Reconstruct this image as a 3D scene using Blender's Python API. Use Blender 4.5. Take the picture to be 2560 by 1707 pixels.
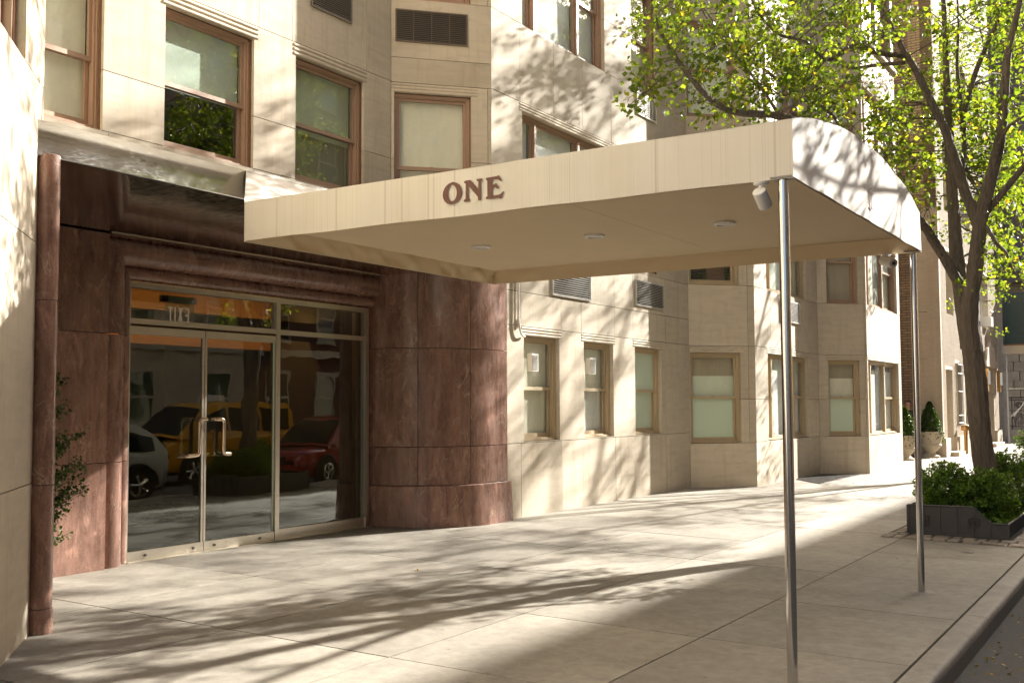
import bpy, bmesh, math, random
from mathutils import Vector, Matrix
random.seed(7)
R = math.radians
scene = bpy.context.scene
COL = scene.collection
for o in list(bpy.data.objects):
    bpy.data.objects.remove(o)

# ------------------------------------------------------------------ camera
# world: X runs along the street away from the camera, Y runs from the street to the building, Z up; metres
YAW, PITCH, ROLL, F35 = 0.54818, 0.058137, -0.004878, 38.33
fv = Vector((math.cos(PITCH)*math.cos(YAW), math.cos(PITCH)*math.sin(YAW), math.sin(PITCH)))
rv = Vector((math.sin(YAW), -math.cos(YAW), 0)); uv_ = rv.cross(fv)
rv2 = math.cos(ROLL)*rv + math.sin(ROLL)*uv_
uv2 = -math.sin(ROLL)*rv + math.cos(ROLL)*uv_
camd = bpy.data.cameras.new('camera'); cam = bpy.data.objects.new('camera', camd); COL.objects.link(cam)
camd.sensor_width = 36; camd.sensor_fit = 'HORIZONTAL'; camd.lens = F35; camd.clip_start = 0.1; camd.clip_end = 600
cam.matrix_world = Matrix(((rv2.x, uv2.x, -fv.x, 0), (rv2.y, uv2.y, -fv.y, 0), (rv2.z, uv2.z, -fv.z, 1.62), (0, 0, 0, 1)))
scene.camera = cam

# ------------------------------------------------------------------ sky and sun
SUN_EL, SUN_AZ = R(25), R(-18.5)          # elevation; azimuth from +X towards +Y
sd = Vector((math.cos(SUN_EL)*math.cos(SUN_AZ), math.cos(SUN_EL)*math.sin(SUN_AZ), math.sin(SUN_EL)))
world = bpy.data.worlds.new('World'); scene.world = world; world.use_nodes = True
wn = world.node_tree; wn.nodes.clear()
sky = wn.nodes.new('ShaderNodeTexSky'); sky.sky_type = 'NISHITA'; sky.sun_disc = False
sky.sun_elevation = SUN_EL; sky.sun_rotation = math.atan2(sd.x, sd.y); sky.dust_density = 4.0; sky.air_density = 0.7; sky.ozone_density = 0.5
bg = wn.nodes.new('ShaderNodeBackground'); bg.inputs['Strength'].default_value = 0.075
wo = wn.nodes.new('ShaderNodeOutputWorld')
wn.links.new(sky.outputs[0], bg.inputs[0]); wn.links.new(bg.outputs[0], wo.inputs[0])
sl = bpy.data.lights.new('sun', 'SUN'); sl.energy = 5.0; sl.angle = R(0.45); sl.color = (1.0, 0.955, 0.88)
so = bpy.data.objects.new('sun', sl); COL.objects.link(so)
so.rotation_euler = (-sd).to_track_quat('-Z', 'Y').to_euler(); so.location = (20, -20, 40)
vs = scene.view_settings
vs.view_transform = 'Standard'; vs.look = 'None'; vs.exposure = 1.92; vs.gamma = 1.0; vs.use_curve_mapping = False
scene.render.engine = 'CYCLES'
cy = scene.cycles
cy.use_denoising = True; cy.max_bounces = 7; cy.diffuse_bounces = 4; cy.glossy_bounces = 4; cy.transparent_max_bounces = 12
cy.caustics_reflective = False; cy.caustics_refractive = False; cy.sample_clamp_indirect = 6

# ------------------------------------------------------------------ materials
def newmat(name):
    m = bpy.data.materials.new(name); m.use_nodes = True
    nt = m.node_tree; nt.nodes.clear()
    out = nt.nodes.new('ShaderNodeOutputMaterial')
    return m, nt, out
def N(nt, t, **kw):
    n = nt.nodes.new(t)
    for k, v in kw.items():
        if k in n.inputs: n.inputs[k].default_value = v
        else: setattr(n, k, v)
    return n
def link(nt, a, b): nt.links.new(a, b)
def pos(nt, scale=(1, 1, 1), rand=0.0, obj=False):
    """world position scaled, shifted a little for each object"""
    if obj:
        g = N(nt, 'ShaderNodeTexCoord'); s = g.outputs['Object']
    else:
        g = N(nt, 'ShaderNodeNewGeometry'); s = g.outputs['Position']
    m = N(nt, 'ShaderNodeVectorMath', operation='MULTIPLY'); link(nt, s, m.inputs[0]); m.inputs[1].default_value = scale
    o = m.outputs[0]
    if rand:
        oi = N(nt, 'ShaderNodeObjectInfo'); mm = N(nt, 'ShaderNodeMath', operation='MULTIPLY'); link(nt, oi.outputs['Random'], mm.inputs[0]); mm.inputs[1].default_value = rand
        a = N(nt, 'ShaderNodeVectorMath', operation='ADD'); link(nt, o, a.inputs[0]); link(nt, mm.outputs[0], a.inputs[1]); o = a.outputs[0]
    return o
def noise(nt, vec, scale, detail=5, rough=0.55, dist=0.0):
    n = N(nt, 'ShaderNodeTexNoise'); n.inputs['Scale'].default_value = scale; n.inputs['Detail'].default_value = min(detail, 4)
    n.inputs['Roughness'].default_value = rough; n.inputs['Distortion'].default_value = dist
    link(nt, vec, n.inputs['Vector']); return n.outputs['Fac']
def ramp(nt, fac, stops):
    r = N(nt, 'ShaderNodeValToRGB'); e = r.color_ramp.elements
    while len(e) < len(stops): e.new(0.5)
    for i, (p, c) in enumerate(stops):
        e[i].position = p; e[i].color = (c[0], c[1], c[2], 1) if not isinstance(c, (int, float)) else (c, c, c, 1)
    link(nt, fac, r.inputs[0]); return r.outputs[0]
def mix(nt, fac, a, b, blend='MIX'):
    m = N(nt, 'ShaderNodeMix', data_type='RGBA', blend_type=blend)
    for s, v in ((m.inputs[0], fac), (m.inputs[6], a), (m.inputs[7], b)):
        if hasattr(v, 'is_output'): link(nt, v, s)
        elif isinstance(v, (int, float)): s.default_value = v
        else: s.default_value = (v[0], v[1], v[2], 1)
    return m.outputs[2]
def prand(nt, amt):
    """factor 1 +- amt for each object"""
    oi = N(nt, 'ShaderNodeObjectInfo'); mr = N(nt, 'ShaderNodeMapRange'); link(nt, oi.outputs['Random'], mr.inputs[0])
    mr.inputs[3].default_value = 1-amt; mr.inputs[4].default_value = 1+amt; return mr.outputs[0]
def princ(nt, out, col, rough=0.6, metal=0.0, bump=None, bstr=0.2, bdist=0.01, spec=0.5, coat=0.0):
    p = N(nt, 'ShaderNodeBsdfPrincipled')
    if hasattr(col, 'is_output'): link(nt, col, p.inputs['Base Color'])
    else: p.inputs['Base Color'].default_value = (*col, 1)
    if hasattr(rough, 'is_output'): link(nt, rough, p.inputs['Roughness'])
    else: p.inputs['Roughness'].default_value = rough
    p.inputs['Metallic'].default_value = metal; p.inputs['Specular IOR Level'].default_value = spec; p.inputs['Coat Weight'].default_value = coat
    if bump is not None:
        b = N(nt, 'ShaderNodeBump'); b.inputs['Strength'].default_value = bstr; b.inputs['Distance'].default_value = bdist
        link(nt, bump, b.inputs['Height']); link(nt, b.outputs[0], p.inputs['Normal'])
    link(nt, p.outputs[0], out.inputs[0]); return p
MATS = {}
def plain(name, c, rough=0.6, metal=0.0, var=0.12, nscale=6, scale=(1, 1, 1), bump=0.0, bscale=80, spec=0.5, prnd=0.0, coat=0.0, obj=False, bdist=.004):
    m, nt, out = newmat(name)
    v = pos(nt, scale, 3.0, obj); n = noise(nt, v, nscale, 6, 0.6)
    col = mix(nt, n, [x*(1-var) for x in c], [min(1, x*(1+var)) for x in c])
    if prnd: col = mix(nt, 1.0, col, prand(nt, prnd), 'MULTIPLY')
    b = noise(nt, v, bscale, 4) if bump else None
    rr = ramp(nt, noise(nt, v, nscale*2.3, 4), [(0.3, max(0, rough-0.08)), (0.7, min(1, rough+0.08))])
    princ(nt, out, col, rr, metal, b, bump, bdist, spec, coat); MATS[name] = m; return m
def limestone(name, c, dark=0.7):
    m, nt, out = newmat(name)
    v = pos(nt, (0.9, 0.9, 7.0), 9.0); n1 = noise(nt, v, 1.7, 7, 0.6, 0.25)
    streak = ramp(nt, n1, [(0.25, 0.87), (0.5, 1.0), (0.75, 1.05)])
    v2 = pos(nt, (1, 1, 1), 5.0); n2 = ramp(nt, noise(nt, v2, 0.9, 5, 0.6), [(0.3, 0.88), (0.7, 1.05)])
    n3 = ramp(nt, noise(nt, v2, 5.0, 6, 0.7, 0.8), [(0.28, 0.8), (0.45, 1.0), (1.0, 1.02)])
    col = mix(nt, 1.0, c, streak, 'MULTIPLY'); col = mix(nt, 1.0, col, n2, 'MULTIPLY'); col = mix(nt, 0.7, col, n3, 'MULTIPLY')
    # brown rain stains running down
    vs_ = pos(nt, (6, 6, 0.35), 2.0); st = ramp(nt, noise(nt, vs_, 1.0, 5, 0.7), [(0.52, 0.0), (0.78, 0.65)])
    col = mix(nt, st, col, [x*y for x, y in zip(c, (0.72, 0.62, 0.5))])
    col = mix(nt, 1.0, col, prand(nt, 0.085), 'MULTIPLY')
    vb = pos(nt, (1, 1, 1)); bmp = noise(nt, vb, 55, 6, 0.65)
    princ(nt, out, col, 0.78, 0, bmp, 0.22, 0.004, 0.3); MATS[name] = m; return m
def marble(name, c1, c2, vein, rough=0.22, g=(5, 5, 0.6), g1=(1.6, 1.6, 0.55)):
    m, nt, out = newmat(name)
    v = pos(nt, g1, 11.0); n1 = noise(nt, v, 3.0, 8, 0.65, 1.4)
    col = ramp(nt, n1, [(0.25, c1), (0.5, [(a+b)/2 for a, b in zip(c1, c2)]), (0.75, c2)])
    v2 = pos(nt, g, 7.0); n2 = noise(nt, v2, 2.0, 6, 0.7, 0.6)
    col = mix(nt, ramp(nt, n2, [(0.45, 0.0), (0.75, 0.4)]), col, [min(1, x*2.0) for x in c2])
    # thin crooked veins
    vv = pos(nt, (1, 1, 0.6), 13.0); nz = N(nt, 'ShaderNodeTexNoise'); nz.inputs['Scale'].default_value = 2.1; nz.inputs['Detail'].default_value = 6; nz.inputs['Distortion'].default_value = 1.8
    link(nt, vv, nz.inputs['Vector'])
    d = N(nt, 'ShaderNodeMath', operation='SUBTRACT'); link(nt, nz.outputs['Fac'], d.inputs[0]); d.inputs[1].default_value = 0.5
    ab = N(nt, 'ShaderNodeMath', operation='ABSOLUTE'); link(nt, d.outputs[0], ab.inputs[0])
    ln = ramp(nt, ab.outputs[0], [(0.0, 1.0), (0.012, 0.0)])
    brk = ramp(nt, noise(nt, vv, 3.1, 3), [(0.48, 0.0), (0.60, 1.0)])
    f = N(nt, 'ShaderNodeMath', operation='MULTIPLY'); link(nt, ln, f.inputs[0]); link(nt, brk, f.inputs[1])
    col = mix(nt, f.outputs[0], col, vein)
    # pitted, worn patches
    wn_ = ramp(nt, noise(nt, pos(nt, (3, 3, 1.2), 4.0), 2.6, 8, 0.72, 0.8), [(0.56, 0.0), (0.7, 1.0)])
    col = mix(nt, wn_, col, [x*1.5 for x in c2])
    rr = ramp(nt, noise(nt, pos(nt, (3, 3, 1.2), 4.0), 3.6, 6, 0.7), [(0.35, rough-0.06), (0.7, rough+0.22)])
    spk = ramp(nt, noise(nt, pos(nt, (1, 1, 1), 4.0), 95, 4, 0.7), [(0.32, 0.78), (0.66, 1.16)]); col = mix(nt, 1.0, col, spk, 'MULTIPLY')
    col = mix(nt, 1.0, col, prand(nt, 0.13), 'MULTIPLY')
    princ(nt, out, col, rr, 0, noise(nt, vv, 30, 5), 0.06, 0.004, 0.5); MATS[name] = m; return m
def concrete(name, c):
    m, nt, out = newmat(name)
    v = pos(nt, (1, 1, 1), 17.0)
    big = ramp(nt, noise(nt, v, 0.7, 6, 0.6, 0.4), [(0.3, 0.76), (0.7, 1.10)])
    mot = ramp(nt, noise(nt, v, 9, 8, 0.72, 0.3), [(0.3, 0.80), (0.7, 1.12)])
    grit = ramp(nt, noise(nt, v, 170, 3, 0.7), [(0.3, 0.82), (0.6, 1.03)])
    spot = ramp(nt, noise(nt, v, 3.2, 5, 0.75, 1.0), [(0.54, 0.0), (0.72, 0.5)])
    col = mix(nt, 1.0, c, big, 'MULTIPLY'); col = mix(nt, 1.0, col, mot, 'MULTIPLY'); col = mix(nt, 1.0, col, grit, 'MULTIPLY')
    col = mix(nt, spot, col, [x*0.55 for x in c])
    # dark chewing-gum dots
    vo = N(nt, 'ShaderNodeTexVoronoi'); vo.inputs['Scale'].default_value = 3.3; link(nt, v, vo.inputs['Vector'])
    gum = ramp(nt, vo.outputs['Distance'], [(0.045, 0.55), (0.06, 0.0)])
    gsel = ramp(nt, noise(nt, v, 2.3, 2), [(0.5, 0.0), (0.55, 1.0)])
    gm = N(nt, 'ShaderNodeMath', operation='MULTIPLY'); link(nt, gum, gm.inputs[0]); link(nt, gsel, gm.inputs[1])
    col = mix(nt, gm.outputs[0], col, [x*0.35 for x in c])
    col = mix(nt, 1.0, col, prand(nt, 0.14), 'MULTIPLY')
    princ(nt, out, col, 0.72, 0, noise(nt, v, 120, 5, 0.7), 0.25, 0.004, 0.4); MATS[name] = m; return m
def steel(name, c, rough=0.2, wav=0.0):
    m, nt, out = newmat(name)
    v = pos(nt, (1, 1, 1), 3.0)
    col = mix(nt, noise(nt, v, 3, 5), [x*0.85 for x in c], c)
    rr = ramp(nt, noise(nt, pos(nt, (4, 4, 30), 3.0), 4, 6), [(0.3, max(0.02, rough-0.05)), (0.7, rough+0.08)])
    b = noise(nt, v, 1.6, 2) if wav else None
    princ(nt, out, col, rr, 1.0, b, wav, 0.05); MATS[name] = m; return m
def glass(name, tint=(0.9, 0.95, 0.9), ior=1.6, rough=0.0, film=0.0):
    """thin pane: mirror by Fresnel, otherwise see-through; film = dusty share"""
    m, nt, out = newmat(name)
    fr = N(nt, 'ShaderNodeFresnel'); gg = N(nt, 'ShaderNodeNewGeometry'); mr = N(nt, 'ShaderNodeMapRange'); link(nt, gg.outputs['Backfacing'], mr.inputs[0])
    mr.inputs[3].default_value = ior; mr.inputs[4].default_value = 1/ior; link(nt, mr.outputs[0], fr.inputs['IOR'])      # same mirror from either side of the thin pane
    tr = N(nt, 'ShaderNodeBsdfTransparent'); tr.inputs[0].default_value = (*tint, 1)
    gl = N(nt, 'ShaderNodeBsdfGlossy'); gl.inputs['Roughness'].default_value = rough; gl.inputs[0].default_value = (1, 1, 1, 1)
    # old panes are never quite flat
    b = N(nt, 'ShaderNodeBump'); b.inputs['Strength'].default_value = 0.05; b.inputs['Distance'].default_value = 0.03
    link(nt, noise(nt, pos(nt, (1, 1, 1), 9.0), 1.5, 2), b.inputs['Height']); link(nt, b.outputs[0], gl.inputs['Normal'])
    mx = N(nt, 'ShaderNodeMixShader'); link(nt, fr.outputs[0], mx.inputs[0]); link(nt, tr.outputs[0], mx.inputs[1]); link(nt, gl.outputs[0], mx.inputs[2])
    o = mx.outputs[0]
    if film:
        df = N(nt, 'ShaderNodeBsdfDiffuse'); df.inputs[0].default_value = (0.7, 0.75, 0.72, 1)
        f2 = ramp(nt, noise(nt, pos(nt, (2, 2, 1), 5.0), 2.2, 5, 0.6, 0.8), [(0.35, 0.0), (0.8, film)])
        m2 = N(nt, 'ShaderNodeMixShader'); link(nt, f2, m2.inputs[0]); link(nt, o, m2.inputs[1]); link(nt, df.outputs[0], m2.inputs[2]); o = m2.outputs[0]
    link(nt, o, out.inputs[0]); MATS[name] = m; return m
def leafmat(name, stops, trans=0.45):
    m, nt, out = newmat(name)
    g = N(nt, 'ShaderNodeNewGeometry'); col = ramp(nt, g.outputs['Random Per Island'], stops)
    d = N(nt, 'ShaderNodeBsdfPrincipled'); d.inputs['Roughness'].default_value = 0.45; d.inputs['Specular IOR Level'].default_value = 0.35
    link(nt, col, d.inputs['Base Color'])
    t = N(nt, 'ShaderNodeBsdfTranslucent'); tc = mix(nt, 1.0, col, (2.5, 2.3, 0.85), 'MULTIPLY'); link(nt, tc, t.inputs[0])
    mx = N(nt, 'ShaderNodeMixShader'); mx.inputs[0].default_value = trans; link(nt, d.outputs[0], mx.inputs[1]); link(nt, t.outputs[0], mx.inputs[2])
    link(nt, mx.outputs[0], out.inputs[0]); MATS[name] = m; return m
def emit(name, c, s):
    m, nt, out = newmat(name); e = N(nt, 'ShaderNodeEmission'); e.inputs[0].default_value = (*c, 1); e.inputs[1].default_value = s
    link(nt, e.outputs[0], out.inputs[0]); MATS[name] = m; return m

limestone('limestone', (0.585, 0.51, 0.397))
limestone('limestone_pale', (0.62, 0.53, 0.41))
limestone('limestone_far', (0.58, 0.48, 0.365))
marble('red_marble', (0.158, 0.082, 0.063), (0.335, 0.195, 0.148), (0.52, 0.40, 0.29))
marble('red_marble_flat', (0.158, 0.082, 0.063), (0.335, 0.195, 0.148), (0.52, 0.40, 0.29), 0.24, (0.6, 6, 6), (0.5, 1.6, 1.6))
concrete('sidewalk_concrete', (0.335, 0.302, 0.248))
concrete('kerb_concrete', (0.36, 0.325, 0.275))
plain('joint_dirt', (0.055, 0.047, 0.04), 0.9)
plain('asphalt', (0.06, 0.057, 0.053), 0.85, var=0.3, nscale=14, bump=0.7, bscale=160)
steel('steel', (0.72, 0.66, 0.56), 0.32)
steel('steel_polished', (0.64, 0.63, 0.60), 0.13, 0.02)
steel('steel_mirror', (0.55, 0.47, 0.38), 0.11, 0.10)
steel('post_steel', (0.72, 0.71, 0.70), 0.12)
steel('kerb_steel', (0.20, 0.19, 0.18), 0.4)
plain('bronze_frame', (0.40, 0.265, 0.185), 0.42, var=0.08, spec=0.5)
plain('beige_frame', (0.50, 0.395, 0.255), 0.45, var=0.06)
plain('caulk', (0.16, 0.09, 0.045), 0.9, var=0.5, nscale=20)
glass('pane', (0.97, 0.985, 0.97), 1.6, film=0.12)
glass('pane_clear', (0.75, 0.82, 0.76), 1.95)
glass('door_glass', (0.62, 0.68, 0.62), 1.88)
plain('blind', (0.84, 0.83, 0.68), 0.85, var=0.05)
plain('frosted_film', (0.78, 0.85, 0.70), 0.6, var=0.05)
plain('blind_white', (0.88, 0.90, 0.88), 0.8, var=0.04)
plain('curtain', (0.42, 0.37, 0.27), 0.9, var=0.2, scale=(14, 14, 0.2), nscale=2)
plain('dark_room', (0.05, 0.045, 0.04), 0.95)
plain('louver', (0.15, 0.12, 0.085), 0.45, var=0.1)
plain('louver_silver', (0.62, 0.60, 0.56), 0.35, var=0.08, metal=0.4)
plain('slot_shade', (0.05, 0.045, 0.04), 0.6)  # dark colour standing in for shade between louver slats
plain('white_paint', (0.78, 0.76, 0.72), 0.4, var=0.04)
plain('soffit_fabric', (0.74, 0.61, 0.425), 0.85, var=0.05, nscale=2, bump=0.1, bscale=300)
plain('letter_brown', (0.16, 0.075, 0.05), 0.7, var=0.1)
plain('dark_plastic', (0.03, 0.03, 0.03), 0.4)
plain('bark', (0.14, 0.11, 0.083), 0.9, var=0.75, nscale=6, scale=(5, 5, 0.7), bump=1.0, bscale=7, bdist=.05)
leafmat('tree_leaf', [(0.0, (0.042, 0.075, 0.012)), (0.45, (0.088, 0.135, 0.018)), (0.88, (0.15, 0.20, 0.028)), (0.985, (0.28, 0.30, 0.03)), (1.0, (0.40, 0.22, 0.03))], 0.5)
leafmat('box_leaf', [(0.0, (0.045, 0.09, 0.013)), (0.6, (0.095, 0.18, 0.02)), (1.0, (0.17, 0.28, 0.035))], 0.35)
leafmat('topiary_leaf', [(0.0, (0.018, 0.042, 0.008)), (1.0, (0.06, 0.11, 0.016))], 0.2)
leafmat('yew_leaf', [(0.0, (0.02, 0.05, 0.008)), (1.0, (0.06, 0.12, 0.015))], 0.25)
leafmat('fallen', [(0.0, (0.42, 0.27, 0.03)), (0.5, (0.5, 0.33, 0.05)), (1.0, (0.22, 0.11, 0.04))], 0.1)
plain('cast_iron', (0.062, 0.058, 0.055), 0.45, var=0.25, nscale=12, bump=0.15, bscale=60)
plain('granite_block', (0.27, 0.225, 0.18), 0.75, var=0.3, nscale=9, bump=0.5, bscale=40, prnd=0.25)
plain('soil', (0.05, 0.037, 0.026), 0.95, var=0.4, nscale=30, bump=0.8, bscale=60)
plain('urn_stone', (0.52, 0.45, 0.34), 0.8, var=0.15, nscale=8, bump=0.3)
plain('green_shed', (0.03, 0.055, 0.052), 0.6)
plain('cream_beam', (0.55, 0.47, 0.35), 0.7)
plain('dark_facade', (0.17, 0.14, 0.14), 0.9, var=0.3)  # dark facade tone with its shade put into the colour
plain('brass', (0.42, 0.24, 0.08), 0.35, metal=0.8)
emit('sconce_glow', (1.0, 0.93, 0.8), 0.12)
emit('cove_glow', (1.0, 0.55, 0.2), 5.0)
emit('exit_glow', (0.9, 0.42, 0.36), 0.30)
def frosted(name, c):
    m, nt, out = newmat(name); col = mix(nt, noise(nt, pos(nt, (1, 1, 1), 4.0), 1.4, 3), [x*.93 for x in c], c)
    princ(nt, out, col, 0.16, 0, None, 0, 0, 0.6); MATS[name] = m
frosted('frosted_pane', (0.62, 0.75, 0.60))
# canopy fabric: pale canvas with thin dark stitch and drip lines
def canvas(name, c, lines):
    m, nt, out = newmat(name)
    v = pos(nt, (1, 1, 1)); n = ramp(nt, noise(nt, v, 1.3, 4), [(0.3, 0.94), (0.7, 1.04)])
    col = mix(nt, 1.0, c, n, 'MULTIPLY')
    if lines:
        for sc, th, k in ((6.0, 0.003, 0.26), (15.0, 0.003, 0.10)):
            vl = pos(nt, (0.0, 1, 0.0)); nn = noise(nt, vl, sc, 2, 0.5)
            d = N(nt, 'ShaderNodeMath', operation='SUBTRACT'); link(nt, nn, d.inputs[0]); d.inputs[1].default_value = 0.5
            ab = N(nt, 'ShaderNodeMath', operation='ABSOLUTE'); link(nt, d.outputs[0], ab.inputs[0])
            ln = ramp(nt, ab.outputs[0], [(0.0, k), (th, 0.0)])
            col = mix(nt, ln, col, (0.2, 0.14, 0.09))
        vt = pos(nt, (3, 3, 0.2)); st = ramp(nt, noise(nt, vt, 1.2, 5, 0.65), [(0.5, 0.0), (0.8, 0.28)])
        col = mix(nt, st, col, [x*y for x, y in zip(c, (0.80, 0.70, 0.58))])
    princ(nt, out, col, 0.8, 0, noise(nt, v, 420, 2), 0.12, 0.002, 0.3); MATS[name] = m
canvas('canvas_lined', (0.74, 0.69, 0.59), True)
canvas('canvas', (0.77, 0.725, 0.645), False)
def brickmat(name, c1, c2, mortar):
    m, nt, out = newmat(name)
    v = N(nt, 'ShaderNodeNewGeometry'); sp = N(nt, 'ShaderNodeSeparateXYZ'); link(nt, v.outputs['Position'], sp.inputs[0])
    ad = N(nt, 'ShaderNodeMath', operation='ADD'); link(nt, sp.outputs['X'], ad.inputs[0]); link(nt, sp.outputs['Y'], ad.inputs[1])
    cb = N(nt, 'ShaderNodeCombineXYZ'); link(nt, ad.outputs[0], cb.inputs[0]); link(nt, sp.outputs['Z'], cb.inputs[1])
    b = N(nt, 'ShaderNodeTexBrick'); link(nt, cb.outputs[0], b.inputs['Vector'])
    b.inputs['Scale'].default_value = 1.0; b.inputs['Brick Width'].default_value = 0.30; b.inputs['Row Height'].default_value = 0.085; b.inputs['Mortar Size'].default_value = 0.011
    b.inputs['Color1'].default_value = (*c1, 1); b.inputs['Color2'].default_value = (*c2, 1); b.inputs['Mortar'].default_value = (*mortar, 1)
    inv = N(nt, 'ShaderNodeMath', operation='SUBTRACT'); inv.inputs[0].default_value = 1; link(nt, b.outputs['Fac'], inv.inputs[1])
    col = mix(nt, 1.0, b.outputs['Color'], ramp(nt, noise(nt, pos(nt), 1.2, 5), [(0.3, 0.8), (0.7, 1.1)]), 'MULTIPLY')
    princ(nt, out, col, 0.85, 0, inv.outputs[0], 0.8, 0.012, 0.2); MATS[name] = m
brickmat('brick_old', (0.36, 0.26, 0.175), (0.27, 0.19, 0.125), (0.12, 0.09, 0.065))
brickmat('brick_buff', (0.52, 0.40, 0.24), (0.46, 0.35, 0.21), (0.20, 0.14, 0.09))
brickmat('brick_red', (0.18, 0.075, 0.05), (0.14, 0.06, 0.042), (0.12, 0.09, 0.07))

# ------------------------------------------------------------------ mesh helpers
class MB:
    def __init__(s, xf=None): s.v = []; s.f = []; s.xf = xf
    def add(s, vs, fs):
        b = len(s.v); s.v += [tuple(s.xf(*p)) if s.xf else tuple(p) for p in vs]; s.f += [tuple(i+b for i in f) for f in fs]; return s
    def box(s, x0, x1, y0, y1, z0, z1):
        return s.add([(x0, y0, z0), (x1, y0, z0), (x1, y1, z0), (x0, y1, z0), (x0, y0, z1), (x1, y0, z1), (x1, y1, z1), (x0, y1, z1)],
                     [(0, 3, 2, 1), (4, 5, 6, 7), (0, 1, 5, 4), (1, 2, 6, 5), (2, 3, 7, 6), (3, 0, 4, 7)])
    def cbox(s, x0, x1, y0, y1, z0, z1, c):
        """box with chamfered top edges"""
        return s.add([(x0, y0, z0), (x1, y0, z0), (x1, y1, z0), (x0, y1, z0), (x0, y0, z1-c), (x1, y0, z1-c), (x1, y1, z1-c), (x0, y1, z1-c),
                      (x0+c, y0+c, z1), (x1-c, y0+c, z1), (x1-c, y1-c, z1), (x0+c, y1-c, z1)],
                     [(0, 3, 2, 1), (8, 9, 10, 11)] + [(i, (i+1) % 4, 4+(i+1) % 4, 4+i) for i in range(4)] + [(4+i, 4+(i+1) % 4, 8+(i+1) % 4, 8+i) for i in range(4)])
    def grid(s, pts):
        """pts[i][j] -> quads"""
        n, m = len(pts), len(pts[0])
        return s.add([p for row in pts for p in row], [(i*m+j, i*m+j+1, (i+1)*m+j+1, (i+1)*m+j) for i in range(n-1) for j in range(m-1)])
    def prism(s, poly, fn, d0, d1):
        """poly (a,b) swept from d0 to d1 with fn(a,b,d)->xyz"""
        n = len(poly)
        return s.add([fn(a, b, d0) for a, b in poly]+[fn(a, b, d1) for a, b in poly],
                     [tuple(range(n)), tuple(reversed(range(n, 2*n)))]+[(i, i+n, (i+1) % n+n, (i+1) % n) for i in range(n)])
    def tube(s, pts, rad, n=10, cap=True, ridge=0.0):
        P = [Vector(p) for p in pts]; m = len(P)
        rs = rad if isinstance(rad, (list, tuple)) else [rad]*m
        vs = []; u = None; rg = [random.gauss(0, ridge) for _ in range(n)] if ridge else None
        for i, p in enumerate(P):
            if ridge: rg = [max(-2.2*ridge, min(2.2*ridge, .86*g_+random.gauss(0, ridge*.5))) for g_ in rg]
            t = (P[min(i+1, m-1)]-P[max(i-1, 0)]).normalized()
            if u is None: u = t.orthogonal().normalized()
            u = (u-t*u.dot(t)).normalized() if (u-t*u.dot(t)).length > 1e-6 else t.orthogonal().normalized()
            w = t.cross(u)
            vs += [p+(u*math.cos(2*math.pi*k/n)+w*math.sin(2*math.pi*k/n))*rs[i]*((1+rg[k]) if ridge else 1) for k in range(n)]
        fs = [(i*n+k, i*n+(k+1) % n, (i+1)*n+(k+1) % n, (i+1)*n+k) for i in range(m-1) for k in range(n)]
        if cap: fs += [tuple(reversed(range(n))), tuple(range((m-1)*n, m*n))]
        return s.add(vs, fs)
    def lathe(s, prof, c=(0, 0, 0), n=24):
        vs = [(c[0]+r*math.cos(2*math.pi*k/n), c[1]+r*math.sin(2*math.pi*k/n), c[2]+z) for r, z in prof for k in range(n)]
        m = len(prof)
        fs = [(i*n+k, i*n+(k+1) % n, (i+1)*n+(k+1) % n, (i+1)*n+k) for i in range(m-1) for k in range(n)]
        fs += [tuple(reversed(range(n))), tuple(range((m-1)*n, m*n))]
        return s.add(vs, fs)
    def build(s, name, mat, parent=None, smooth=False, fix=True):
        me = bpy.data.meshes.new(name); me.from_pydata(s.v, [], s.f); 
        if fix:
            bm = bmesh.new(); bm.from_mesh(me); bmesh.ops.recalc_face_normals(bm, faces=bm.faces); bm.to_mesh(me); bm.free()
        if mat: me.materials.append(MATS[mat])
        o = bpy.data.objects.new(name, me); COL.objects.link(o)
        if smooth:
            for p in me.polygons: p.use_smooth = True
            if smooth != 'all':
                me.set_sharp_from_angle(angle=R(35))
        if parent is not None: o.parent = parent
        return o
def empty(name, loc=(0, 0, 0), rz=0):
    o = bpy.data.objects.new(name, None); COL.objects.link(o); o.location = loc; o.rotation_euler.z = rz; o.empty_display_size = 0.2; return o
def tag(o, label=None, cat=None, group=None, kind=None):
    if label: o['label'] = label
    if cat: o['category'] = cat
    if group: o['group'] = group
    if kind: o['kind'] = kind
    return o
def parent_keep(root):
    """children were modelled in world coordinates: keep them there under a moved Empty"""
    bpy.context.view_layer.update()
    inv = root.matrix_world.inverted()
    for c in root.children: c.matrix_parent_inverse = inv
_cube = None
def cube_mesh(mat):
    key = 'piece_'+mat
    me = bpy.data.meshes.get(key)
    if me is None:
        b = MB().box(-.5, .5, -.5, .5, -.5, .5); me = bpy.data.meshes.new(key); me.from_pydata(b.v, [], b.f); me.materials.append(MATS[mat])
    return me
def piece(name, mat, loc, size, rot=(0, 0, 0), parent=None):
    o = bpy.data.objects.new(name, cube_mesh(mat)); COL.objects.link(o); o.location = loc; o.scale = size; o.rotation_euler = rot
    if parent is not None: o.parent = parent
    return o
def catmull(pts, k=4):
    P = [Vector(p) for p in pts]; out = []
    for i in range(len(P)-1):
        a, b, c, d = P[max(i-1, 0)], P[i], P[i+1], P[min(i+2, len(P)-1)]
        for j in range(k):
            t = j/k; out.append(0.5*((2*b)+(c-a)*t+(2*a-5*b+4*c-d)*t*t+(3*b-a-3*c+d)*t**3))
    out.append(P[-1]); return out
SW = 0.022
def gz(y): return SW*(y-9.47)          # sidewalk height: it falls gently towards the kerb
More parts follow.
